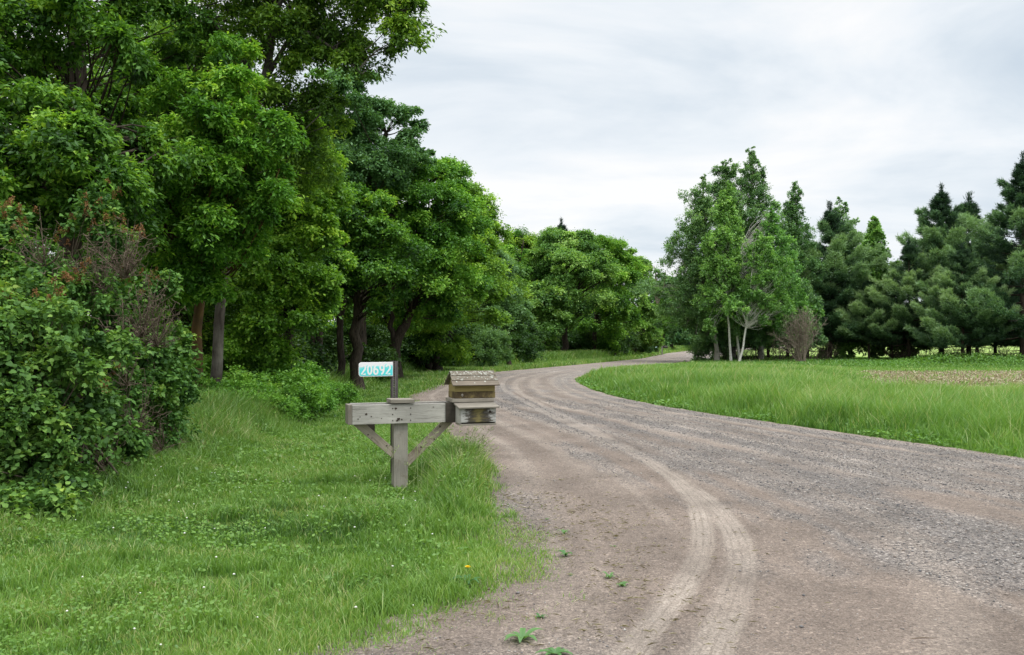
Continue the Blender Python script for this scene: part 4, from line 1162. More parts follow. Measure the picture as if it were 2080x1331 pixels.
near_tree('maple_tree', 'dark drooping maple nearest the number sign with layered boughs', 'tree', gxy(727, 0, 26),
          [([(727, 797, 26), (724, 700, 26), (722, 600, 26), (725, 480, 26), (735, 400, 26)], 0.19, 0.07)],
          [(740, 440, 25.4, 66), (790, 500, 25.2, 52), (700, 500, 25.2, 66), (750, 560, 25, 66), (800, 570, 25.6, 34), (690, 590, 25.2, 52), (780, 615, 25.2, 26), (710, 420, 25.8, 50), (665, 540, 26, 45)], 11, **dict(mk, cr=0.45, size=0.10, nlf=32, leafm='ash'))
near_tree('maple_tree', 'broad maple with forked bent trunk behind the number sign', 'tree', gxy(808, 0, 33),
          [([(806, 778, 33), (803, 705, 33), (815, 675, 33), (826, 655, 33), (845, 600, 33), (850, 480, 33), (870, 380, 33)], 0.24, 0.09), ([(803, 705, 33), (795, 650, 33), (800, 560, 33)], 0.13, 0.06)],
          [(850, 365, 33, 60), (900, 370, 33.5, 50), (820, 420, 32.5, 60), (880, 430, 32, 70), (930, 440, 33, 52), (850, 500, 31.5, 75), (920, 510, 32, 62), (870, 570, 31.8, 62), (820, 560, 32, 50), (930, 580, 33, 55), (890, 630, 33, 42), (850, 640, 34, 40)], 12, **dict(mk, cr=0.55))
near_tree('maple_tree', 'dense rounded maple with dark shoulder at the tall end of the near woods', 'tree', gxy(890, 0, 40),
          [([(888, 755, 40), (886, 690, 40), (895, 600, 40), (930, 480, 40)], 0.22, 0.08)],
          [(930, 400, 40, 45), (960, 430, 40, 42), (980, 480, 40, 42), (940, 500, 38.5, 62), (990, 530, 40, 36), (960, 570, 38.5, 62), (1000, 570, 40, 28), (920, 620, 38, 50), (970, 630, 39, 48), (900, 690, 39, 40), (870, 640, 39, 50), (905, 350, 40, 34), (880, 720, 39, 26), (920, 715, 41, 26)], 13, **dict(mk, cr=0.62, size=0.12))
near_tree('young_maple', 'light green young maple leaning out over the road bend beside the willow shrub', 'tree', gxy(1025, 0, 50),
          [([(1035, 745, 50), (1030, 690, 50), (1020, 620, 50), (1010, 560, 50)], 0.13, 0.05)],
          [(1010, 570, 50, 42), (1035, 610, 50, 36), (990, 620, 49, 46), (1030, 650, 49.5, 34), (970, 660, 49, 30), (1045, 670, 50, 20), (1000, 530, 50.5, 30), (985, 580, 50, 40)], 14, **dict(mk, cr=0.6, size=0.14, leafm='willow'))
near_tree('willow_shrub', 'rounded feathery willow shrub on the grassy mound at the road bend', 'shrub', gxy(975, 0, 46.5),
          [([(975, 752, 46.5), (970, 715, 46.5), (960, 690, 46.5)], 0.06, 0.02), ([(978, 752, 46.5), (990, 715, 46.5), (1000, 695, 46.5)], 0.05, 0.02)],
          [(970, 690, 46.5, 32), (945, 705, 46.5, 26), (1000, 700, 46.5, 28), (975, 715, 46, 32), (1015, 725, 46.5, 18), (940, 728, 46.5, 22), (985, 735, 45.8, 20)], 15,
          cr=0.5, ntw=18, nlf=24, size=0.15, width=0.3, leafm='willow', barkm='bark_dark', flat=0.9, droop=-0.3, limb_r=0.02, sides=5)

fk = dict(cr=0.85, ntw=24, nlf=36, size=0.16, width=0.65, leafm='maple_far', barkm='bark_dark', limb_r=0.05, droop=0.3, flat=0.5, sides=6)
near_tree('maple_tree', 'large round-headed maple with forked brown trunk beyond the road bend', 'tree', gxy(1147, 0, 70),
          [([(1147, 738, 70), (1146, 700, 70), (1143, 640, 70), (1140, 570, 70), (1135, 520, 70)], 0.30, 0.12), ([(1146, 700, 70), (1155, 640, 70), (1170, 590, 70)], 0.15, 0.06), ([(1140, 570, 70), (1120, 545, 70), (1105, 530, 70)], 0.12, 0.05)],
          [(1135, 500, 70, 38), (1170, 500, 70, 36), (1110, 530, 69, 40), (1150, 545, 68, 46), (1195, 530, 69, 38), (1190, 590, 68, 46), (1140, 600, 68, 40), (1215, 570, 70, 36), (1180, 640, 69, 36), (1095, 560, 70, 26)], 20, **dict(fk))
near_tree('maple_tree', 'maple filling the gap between the young maple and the round-headed one beyond the bend', 'tree', gxy(1060, 0, 80),
          [([(1060, 728, 80), (1062, 660, 80), (1066, 570, 80), (1070, 500, 80)], 0.26, 0.08)],
          [(1045, 500, 80, 26), (1075, 505, 80, 26), (1095, 500, 81, 22), (1055, 545, 79, 34), (1090, 550, 79, 32), (1070, 600, 79, 36), (1045, 640, 79, 26), (1025, 520, 81, 24), (1080, 660, 79, 28)], 26, **dict(fk, leafm='maple'))
near_tree('maple_tree', 'dark maple crown showing between the round-headed maple and the bright sweeping one', 'tree', gxy(1262, 0, 95),
          [([(1262, 722, 95), (1262, 640, 95), (1262, 540, 95)], 0.26, 0.08)],
          [(1190, 500, 94, 26), (1245, 510, 95, 24), (1280, 525, 95, 18), (1300, 545, 95, 14), (1260, 560, 94, 34), (1220, 540, 94, 28)], 27, **dict(fk, leafm='maple'))
near_tree('maple_tree', 'smaller pale billowing maple in front of the round-headed one beyond the bend', 'tree', gxy(1105, 0, 67),
          [([(1108, 738, 67), (1106, 690, 67), (1104, 640, 67)], 0.16, 0.06)],
          [(1105, 590, 66.5, 26), (1090, 615, 66, 30), (1120, 615, 66, 28), (1100, 650, 66, 34), (1130, 650, 66.5, 24), (1085, 680, 66.5, 28), (1110, 700, 67, 26)], 21, **dict(fk, cr=0.8, size=0.2, leafm='maple_far'))
near_tree('maple_tree', 'dark maple right of the round-headed maple along the receding road', 'tree', gxy(1206, 0, 77),
          [([(1206, 728, 77), (1208, 680, 77), (1212, 600, 77), (1215, 540, 77)], 0.24, 0.1)],
          [(1225, 510, 77, 32), (1250, 535, 77, 32), (1225, 560, 76, 40), (1265, 580, 77, 36), (1240, 620, 76, 42), (1215, 650, 76, 34), (1265, 650, 77, 32), (1235, 690, 76, 26), (1275, 545, 78, 24), (1200, 560, 79, 40)], 22, **dict(fk, leafm='maple'))
near_tree('maple_tree', 'bright green maple sweeping down to the verge near the distant mailbox', 'tree', gxy(1290, 0, 92),
          [([(1290, 722, 92), (1288, 660, 92), (1285, 590, 92)], 0.24, 0.1)],
          [(1285, 560, 92, 30), (1300, 590, 92, 28), (1275, 620, 90, 36), (1310, 635, 91, 26), (1290, 670, 90, 34), (1322, 680, 91, 18), (1262, 680, 90, 24), (1310, 700, 92, 12), (1300, 540, 94, 18), (1335, 695, 93, 12)], 23, **dict(fk, cr=1.0, size=0.2))
near_tree('maple_tree', 'hazy pale green tree at the far end of the road', 'tree', gxy(1365, 0, 150),
          [([(1365, 712, 150), (1364, 650, 150), (1362, 610, 150)], 0.3, 0.1)],
          [(1345, 600, 150, 18), (1365, 580, 150, 18), (1390, 590, 150, 20), (1350, 630, 149, 22), (1380, 640, 149, 24), (1405, 620, 150, 20), (1345, 665, 148, 20), (1375, 675, 148, 22), (1400, 670, 149, 20), (1345, 690, 147, 12), (1425, 650, 150, 18), (1420, 690, 150, 14)], 24, **dict(fk, cr=2.0, size=0.5, leafm='haze'))
near_tree('bare_topped_tree', 'pale thin-leaved tree with bare greyish top at the far end of the road', 'tree', gxy(1335, 0, 140),
          [([(1338, 712, 140), (1336, 620, 140), (1333, 560, 140), (1328, 540, 140)], 0.25, 0.06), ([(1336, 620, 140), (1350, 575, 140), (1352, 550, 140)], 0.1, 0.04), ([(1336, 620, 140), (1322, 575, 140), (1318, 553, 140)], 0.1, 0.04)],
          [(1330, 560, 140, 14), (1345, 565, 140, 12), (1320, 575, 140, 12), (1338, 590, 140, 14)], 25, **dict(fk, cr=1.0, size=0.28, nlf=10, ntw=9, leafm='haze', barkm='twig_pale', twigs=4))

# generic crowns for the depth of the woods
def generic_lobes(rng, H, R, base, n):
    out = []
    for i in range(n):
        t = (i + 0.5) / n
        z = base + (H - base) * t
        rr = R * (math.sin(PI * min(1, 0.18 + 0.82 * t)) ** 0.6)
        for k in range(2 if t < 0.9 else 1):
            a = rng.uniform(0, 2 * PI); q = rr * rng.uniform(0.25, 0.6)
            out.append((np.array([q * math.cos(a), q * math.sin(a), z]), (rr * 0.62, rr * 0.62, (H - base) / n * 0.95)))
    return out


gen = []
for i in range(3):
    r_ = np.random.default_rng(200 + i)
    H = (11.5, 13.0, 10.0)[i]
    tr = [([(0, 0, -0.2), (0.1, 0, 3), (r_.normal(0, .3), r_.normal(0, .3), 6.5), (r_.normal(0, .5), r_.normal(0, .5), H - 1)], 0.2, 0.05)]
    gen.append(tree_meshes('wood_tree_%d' % i, 210 + i, tr, generic_lobes(r_, H, 3.2, 3.0 if i < 2 else 1.6, 5), cr=0.85, ntw=15, nlf=24, size=0.17, width=0.6,
                           leafm='maple', barkm='bark_dark', limb_r=0.04, droop=0.35, flat=0.5, sides=6, cover=0.85))
rng = np.random.default_rng(77)
front = [(-9.0, 23.5), (-6.9, 31.5), (-10.5, 30), (-6.8, 35), (-9.5, 39), (-6.0, 42), (-7.5, 47), (-3.6, 53), (-6.5, 56), (-1.5, 60), (0.2, 68), (-4.5, 66), (2.3, 76), (5.5, 84), (9.5, 94), (12.5, 106)]
for i, (x, y) in enumerate(front):
    k = i % 3
    plant_tree('woodland_tree', 'dark-trunked leafy tree standing inside the shaded woods behind the front row', 'tree', gen[k], (x, y, 0), rng.uniform(0, 6.28), rng.uniform(0.75, 0.95) * (0.9 if y > 50 else 1.0), 'trees inside the shaded woods')
back = [(-13, 19), (-16, 25), (-14, 33), (-13, 42), (-12, 51), (-10, 62), (-7, 73), (-3, 82), (1.5, 92), (6, 102), (-19, 31), (-18, 42), (12, 118), (19, 128), (24, 140), (-11, 26), (-8.5, 33)]
for i, (x, y) in enumerate(back):
    plant_tree('woodland_tree', 'dark-trunked leafy tree standing inside the shaded woods behind the front row', 'tree', gen[(i + 1) % 3], (x, y, 0), rng.uniform(0, 6.28), rng.uniform(0.85, 1.0) * (0.85 if y > 60 else 1.05), 'trees inside the shaded woods')
# hazy trees closing the view beyond the far end of the road
hz = tree_meshes('far_tree', 231, [([(0, 0, 0), (0, 0, 4), (0.2, 0, 9)], 0.25, 0.08)], generic_lobes(np.random.default_rng(5), 10.5, 4.2, 0.8, 4), cr=1.9, ntw=12, nlf=16, size=0.6, width=0.65, leafm='haze', barkm='bark_dark', limb_r=0.05, sides=5)
for i, (px, d, s) in enumerate([(1400, 185, .95), (1440, 175, .9), (1370, 190, 1.0), (1480, 190, .85), (1345, 175, .9), (1320, 165, .9), (1530, 200, .8), (1600, 215, .75)]):
    p = gxy(px, 0, d)
    plant_tree('distant_tree', 'pale hazy tree in the row closing the view beyond the far end of the road', 'tree', hz, tuple(p), i * 1.3, s, 'hazy trees beyond the end of the road')

# thickets filling the shade under the woods
sh_meshes = []
for i in range(3):
    r_ = np.random.default_rng(300 + i)
    lb = [(np.array([r_.uniform(-.8, .8), r_.uniform(-.6, .6), r_.uniform(.35, 1.3)]), (0.6, 0.6, 0.5)) for _ in range(8)]
    tr = [([(r_.uniform(-.2, .2), r_.uniform(-.2, .2), -.05), (r_.uniform(-.4, .4), r_.uniform(-.4, .4), .6), (r_.uniform(-.8, .8), r_.uniform(-.8, .8), 1.3)], 0.025, 0.008) for _ in range(4)]
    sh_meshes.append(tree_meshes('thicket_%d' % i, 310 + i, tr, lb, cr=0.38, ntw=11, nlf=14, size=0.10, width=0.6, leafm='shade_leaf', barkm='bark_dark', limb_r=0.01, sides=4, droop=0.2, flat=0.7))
rng = np.random.default_rng(88)
spots = []
for (px, d) in [(590, 28), (625, 31), (672, 30), (712, 33), (755, 31), (765, 37), (790, 40), (835, 40), (870, 43), (640, 36), (700, 38), (900, 47), (925, 50), (1050, 56), (1072, 60), (1040, 62), (1095, 75), (1130, 76), (1170, 76), (1190, 79), (1230, 80), (1250, 84), (1270, 88), (1300, 96), (1320, 104), (560, 25), (520, 23), (480, 22), (1060, 70), (1020, 60)]:
    spots.append((px, d))
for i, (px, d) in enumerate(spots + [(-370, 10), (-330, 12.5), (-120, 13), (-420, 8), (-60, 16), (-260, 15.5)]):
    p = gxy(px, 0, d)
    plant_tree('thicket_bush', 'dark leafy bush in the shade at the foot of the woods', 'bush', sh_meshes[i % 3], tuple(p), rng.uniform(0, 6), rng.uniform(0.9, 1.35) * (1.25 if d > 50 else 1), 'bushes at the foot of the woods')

# bright brambly undergrowth below the twin trunks
ur = np.random.default_rng(91)
un_meshes = []
for i in range(2):
    lb = [(np.array([ur.uniform(-.7, .7), ur.uniform(-.5, .5), ur.uniform(.15, .5)]), (0.4, 0.4, 0.28)) for _ in range(9)]
    tr = [([(ur.uniform(-.2, .2), ur.uniform(-.2, .2), -.05), (ur.uniform(-.4, .4), ur.uniform(-.4, .4), .3), (ur.uniform(-.7, .7), ur.uniform(-.6, .6), .55)], 0.010, 0.004) for _ in range(5)]
    un_meshes.append(tree_meshes('bramble_%d' % i, 320 + i, tr, lb, cr=0.20, ntw=10, nlf=12, size=0.062, width=0.6, leafm='under', barkm='twig', limb_r=0.004, sides=4, droop=0.2, flat=0.8))
ulab = ['leafy green undergrowth bush right at the foot of the grey ash trunk', 'bramble bush in long grass just right of the twin trunks', 'pale green bramble bush halfway between the twin trunks and the number sign',
        'rightmost low bramble bush, ending in the long grass short of the number sign', 'low bramble bush between the lilac and the rusty ash trunk', 'green bramble bush behind the others, nearest the bright maple',
        'bramble bush spilling onto the mown lawn below the grey ash trunk', 'small bramble bush at the lilac corner of the lawn', 'leafy bramble bush at the back, below the dark gap in the woods', 'taller bramble bush standing close behind the twin trunks', 'low bramble bush at the front edge of the undergrowth, facing the mailbox beam', 'bramble bush in front of the rusty trunk, between lilac and lawn', 'small bramble bush at the right front corner of the undergrowth', 'bramble bush directly in front of the grey trunk', 'last small bramble bush before the slim dark trunks', 'full bramble bush in the middle of the front undergrowth']
for i, (px, d, s) in enumerate([(455, 16.0, 1.0), (510, 16.8, 1.15), (570, 17.8, 1.05), (628, 18.6, 0.85), (385, 14.8, 0.8), (520, 19.5, 1.3), (470, 14.9, 0.6), (410, 13.9, 0.45), (590, 20.5, 1.25), (440, 18.5, 1.5), (540, 15.4, 0.7), (430, 15.2, 0.75), (600, 16.6, 0.75), (490, 15.6, 0.8), (670, 20.5, 0.7), (560, 16.4, 0.9)]):
    plant_tree('bramble_bush', ulab[i], 'bush', un_meshes[i % 2], tuple(gxy(px, 0, d)), ur.uniform(0, 6), s, 'undergrowth at the wood edge')

# ------------------------------------------------------------------ lilac bushes
def lilac(label, base, lobes, panicles, dry, seed, size=0.052, cr=0.20, cover=1.35):
    b = np.array(base, float); rng = np.random.default_rng(seed)
    t = thing('lilac_bush', label, 'bush', tuple(b), 0.0, 'lilac bushes on the lawn edge')
    lb = lobes_px(lobes, b)
    cen, ax, crs = clumps_in(rng, lb, cr, cover)
    k = cen[:, 2] > 0.05; cen, ax = cen[k], ax[k]
    V, T, sh = leaves_on(rng, cen, ax, cr, 10, 13, HEART, size, 0.85, flat=0.85, droop=0.35, upn=0.8, tipbright=0.25)
    obj('leaves', np_mesh('leaves', V, T, M['lilac'], {'shade': sh}), t)
    tb = Tubes()
    for c in cen[:: 2]:
        a0 = np.array([rng.normal(0, .25), rng.normal(0, .25), 0])
        m = a0 * 0.4 + c * np.array([.5, .5, .55]); tb.add(smooth_path([a0, m, c], 6), np.linspace(0.014, 0.003, 6), 4)
    obj('stems', tb.mesh('stems', M['twig']), t)
    # spent flower heads
    V = []; T = []; S = []; n0 = 0
    for (px, py, d, n, spread) in panicles:
        for _ in range(n):
            c = P(px + rng.normal(0, spread), py + rng.normal(0, spread * 0.8), d + rng.normal(0, 0.08)) - b
            L_ = rng.uniform(0.05, 0.10); ang = rng.normal(0, 0.35, 2); q = 42
            tt = rng.random(q); rad = 0.028 * (1 - tt) + 0.006; a = rng.uniform(0, 2 * PI, q)
            pos = c + np.stack([np.cos(a) * rad + ang[0] * L_ * tt, np.sin(a) * rad + ang[1] * L_ * tt, L_ * tt], -1)
            v, tr, = place_leaves(LEAF4, pos, rdir(rng, q), rdir(rng, q), np.full(q, 0.018), 0.8)
            V.append(v); T.append(tr + n0); n0 += len(v); S.append(np.repeat(np.clip(rng.normal(0.5, .2) + rng.normal(0, .2, q), 0, 1), 4))
    if V: tag(obj('spent_blooms', np_mesh('spent_blooms', np.concatenate(V), np.concatenate(T), M['panicle'], {'shade': np.concatenate(S)}), t), kind='stuff')
    tb = Tubes()
    for (px, py, d, rpx, n) in dry:
        c = P(px, py, d) - b; R = rpx / F * d
        root = c + np.array([0.0, 0.1, -R * 0.9])
        for _ in range(int(n * 0.62)):
            e = c + rdir(rng, 1)[0] * R * rng.uniform(.5, 1.5) * np.array([1, .6, .9])
            m = root * 0.5 + e * 0.5 + rng.normal(0, 0.1 * R, 3)
            p = smooth_path([root, m, e], 6)
            tb.add(p, np.linspace(0.006, 0.0022, 6), 3)
            for _k in range(8):
                s0 = p[rng.integers(2, 6)]; e2 = s0 + rdir(rng, 1)[0] * R * rng.uniform(.12, .35)
                tb.add([s0, (s0 + e2) / 2 + rng.normal(0, .01, 3), e2], [0.003, 0.0022, 0.0014], 3)
    if dry: tag(obj('dead_twigs', tb.mesh('dead_twigs', M['twig']), t), kind='stuff')
    return t


lilac('big dark lilac bush filling the near left corner of the lawn', gxy(60, 0, 8.2),
      [(20, 640, 8.2, 95), (90, 700, 8.0, 100), (10, 760, 7.8, 110), (120, 800, 7.8, 95), (40, 880, 7.5, 100), (130, 900, 7.7, 75), (60, 960, 7.5, 70), (170, 850, 8.2, 75), (-60, 700, 8.0, 120), (-50, 900, 7.4, 120), (120, 980, 7.8, 38), (20, 1010, 7.4, 38), (190, 720, 8.4, 62), (30, 1030, 7.15, 36), (-40, 1000, 7.0, 60), (95, 1015, 7.3, 34), (140, 1000, 7.6, 30), (70, 1045, 7.2, 24), (0, 1050, 7.1, 26), (-60, 800, 7.4, 110), (10, 1045, 6.85, 30), (60, 1050, 6.9, 28), (110, 1035, 7.1, 26), (-50, 1040, 6.8, 36)],
      [(60, 825, 7.6, 1, 5), (210, 790, 7.9, 3, 12), (110, 610, 7.9, 4, 22), (150, 575, 7.9, 4, 18), (20, 610, 7.8, 2, 12)], [(95, 620, 8.2, 60, 14), (175, 960, 7.9, 45, 12)], 401)
lilac('tall lilac bush topped by many rusty spent blooms and bare grey twigs', gxy(60, 0, 10.2),
      [(-20, 520, 9.6, 85), (50, 540, 9.6, 70), (110, 580, 9.4, 62), (190, 470, 9.8, 42), (200, 430, 9.8, 30), (30, 620, 9.4, 80), (160, 620, 9.2, 62), (220, 560, 9.8, 40), (-90, 560, 9.6, 110), (130, 700, 10, 80), (215, 505, 9.8, 36), (20, 460, 9.8, 36)],
      [(10, 430, 9.5, 7, 16), (40, 465, 9.4, 8, 24), (200, 410, 9.6, 7, 20), (180, 440, 9.5, 6, 18), (145, 480, 9.5, 5, 14), (225, 450, 9.6, 5, 16), (270, 470, 9.6, 4, 20), (78, 435, 9.5, 1, 4), (130, 560, 9.1, 4, 18), (165, 570, 9.0, 4, 12), (120, 580, 9.0, 3, 10), (290, 480, 9.6, 3, 10)],
      [(245, 500, 9.3, 72, 60), (80, 490, 9.1, 55, 34), (200, 545, 9.2, 55, 34), (150, 520, 9.2, 50, 24)], 402, cr=0.19)
lilac('lower lilac bush with a big patch of dead brown twigs, nearest the twin trunks', gxy(270, 0, 10.8),
      [(230, 690, 9.8, 70), (290, 740, 10.4, 62), (330, 700, 10.8, 45), (200, 780, 9.2, 70), (280, 820, 10, 70), (345, 790, 10.8, 42), (230, 880, 9.4, 62), (310, 880, 10.4, 48), (350, 850, 11, 30), (250, 940, 9.3, 42), (290, 610, 10.4, 36), (330, 580, 10.4, 20), (240, 620, 10, 42), (165, 930, 8.8, 50), (360, 740, 11, 26), (200, 985, 8.8, 30)],
      [(240, 575, 9.8, 4, 14), (270, 585, 9.9, 4, 14), (300, 590, 10, 3, 8), (318, 562, 10.2, 3, 6), (230, 625, 9.6, 2, 12), (295, 690, 10, 3, 8), (250, 720, 9.3, 2, 5), (240, 755, 9.0, 3, 8), (205, 590, 9.6, 4, 12)],
      [(280, 625, 9.4, 66, 70), (310, 655, 9.5, 55, 44), (235, 670, 9.0, 60, 44), (270, 820, 9.1, 60, 34), (320, 880, 9.7, 42, 22), (205, 900, 8.5, 55, 30), (250, 740, 9.0, 50, 20)], 403, cr=0.18)

# ------------------------------------------------------------------ right hand copse
def spire(px, ytop, ybot, d, rmax, seed, lean=0.0, extra=()):
    r_ = np.random.default_rng(seed); out = []; y = ytop; i = 0
    while y < ybot:
        t = (y - ytop) / (ybot - ytop); r = 2.5 + (rmax - 2.5) * min(1, (t / 0.62)) ** 0.95
        out.append((px + lean * t + r_.normal(0, 0.5 * r + 2), y + r * 0.6, d + r_.normal(0, .25 * r / 30), r * r_.uniform(.75, 1.1)))
        if t > 0.12: out.append((px + lean * t + r_.normal(0, 0.95 * r), y + r * 0.8, d + r_.normal(0, .5 * r / 30), r * r_.uniform(.55, .8)))
        y += max(4, r * 0.5); i += 1
    return out + list(extra)


ak = dict(cr=0.42, ntw=11, nlf=16, size=0.10, width=0.85, leafm='aspen', barkm='bark_pale', limb_r=0.010, droop=0.0, flat=1.0, sides=7, lean=1.1)
near_tree('aspen_tree', 'grey-green aspen leaning out over the road, first tree of the roadside copse', 'tree', gxy(1452, 0, 62),
          [([(1456, 733, 62), (1452, 650, 62), (1440, 540, 62), (1430, 430, 62), (1428, 360, 62)], 0.16, 0.04)],
          spire(1430, 355, 650, 61.8, 52, 1, 0, [(1400, 455, 61.5, 28), (1385, 500, 61.5, 26), (1366, 500, 62, 13), (1395, 560, 61, 32), (1400, 410, 61.8, 20), (1420, 630, 61, 36), (1400, 600, 61, 26)]), 30, **dict(ak, cover=0.62))
near_tree('aspen_tree', 'tallest aspen of the roadside copse with a spiky top', 'tree', gxy(1540, 0, 64),
          [([(1545, 731, 64), (1540, 600, 64), (1532, 450, 64), (1527, 320, 64)], 0.18, 0.03)],
          spire(1530, 300, 650, 64, 56, 2), 31, **dict(ak, cover=0.85))
near_tree('aspen_tree', 'dark aspen with twin rounded tops in the middle of the roadside copse', 'tree', gxy(1485, 0, 65),
          [([(1490, 730, 65), (1485, 600, 65), (1475, 450, 65), (1475, 340, 65)], 0.16, 0.03)],
          spire(1476, 325, 690, 65, 54, 3, 0, [(1455, 350, 65, 14), (1497, 350, 65, 12)]), 32, **dict(ak))
bk = dict(ak, leafm='birch', barkm='bark_white', size=0.105, cover=0.72)
near_tree('birch_tree', 'light green birch with thin white trunk leaning to the right, front of the copse', 'tree', gxy(1505, 0, 58.5),
          [([(1501, 739, 58.5), (1510, 700, 58.5), (1520, 630, 58.5), (1525, 580, 58.5), (1528, 545, 58.5)], 0.08, 0.02)],
          spire(1540, 470, 625, 58.4, 36, 4, 14), 33, **dict(bk, cr=0.36))
near_tree('birch_tree', 'light green birch with straight pale grey trunk, front left of the copse', 'tree', gxy(1484, 0, 60),
          [([(1485, 737, 60), (1480, 660, 60), (1476, 580, 60), (1478, 480, 60), (1482, 400, 60)], 0.085, 0.02)],
          spire(1480, 372, 600, 59.8, 38, 5, 0, [(1446, 650, 59.4, 20), (1440, 675, 59.2, 15), (1440, 610, 59.6, 24)]), 34, **dict(bk, cr=0.38))
near_tree('birch_tree', 'birch with a shadowed grey trunk standing between the two pale front birches', 'tree', gxy(1499, 0, 62),
          [([(1503, 734, 62), (1496, 670, 62), (1492, 600, 62), (1500, 540, 62), (1508, 500, 62)], 0.10, 0.02)],
          spire(1566, 420, 640, 61.5, 42, 6, 22), 35, **dict(bk))
near_tree('aspen_tree', 'slim aspen with open top just right of the tallest copse tree', 'tree', gxy(1622, 0, 68),
          [([(1618, 728, 68), (1620, 600, 68), (1618, 480, 68), (1616, 385, 68)], 0.13, 0.02)],
          spire(1617, 370, 680, 67.6, 46, 7), 36, **dict(ak, cover=0.8))
near_tree('aspen_tree', 'open feathery aspen rising behind the dark pine with sky between its boughs', 'tree', gxy(1712, 0, 74),
          [([(1714, 724, 74), (1712, 600, 74), (1710, 500, 74), (1706, 415, 74)], 0.14, 0.02)],
          spire(1708, 402, 640, 74, 44, 8, 6), 37, **dict(ak, cover=0.42, size=0.13))
near_tree('maple_tree', 'narrow bright green maple with pointed top between the feathery aspen and the big pine', 'tree', gxy(1775, 0, 72),
          [([(1772, 726, 72), (1774, 620, 72), (1776, 540, 72), (1777, 460, 72)], 0.14, 0.02)],
          spire(1776, 442, 690, 71.8, 42, 9), 38, **dict(ak, leafm='birch', barkm='bark_dark', cover=1.0, size=0.17, droop=0.2))
near_tree('understory_tree', 'dense dark shrubby tree under the copse with leaves reaching the grass', 'tree', gxy(1420, 0, 66),
          [([(1418, 730, 66), (1416, 690, 66), (1412, 640, 66)], 0.10, 0.03)],
          [(1400, 645, 66, 28), (1425, 635, 66, 32), (1440, 685, 66, 18), (1600, 680, 66, 24), (1620, 660, 66, 26), (1560, 690, 66.5, 16), (1640, 640, 67, 26)], 39, **dict(ak, leafm='birch', barkm='bark_dark', size=0.18))


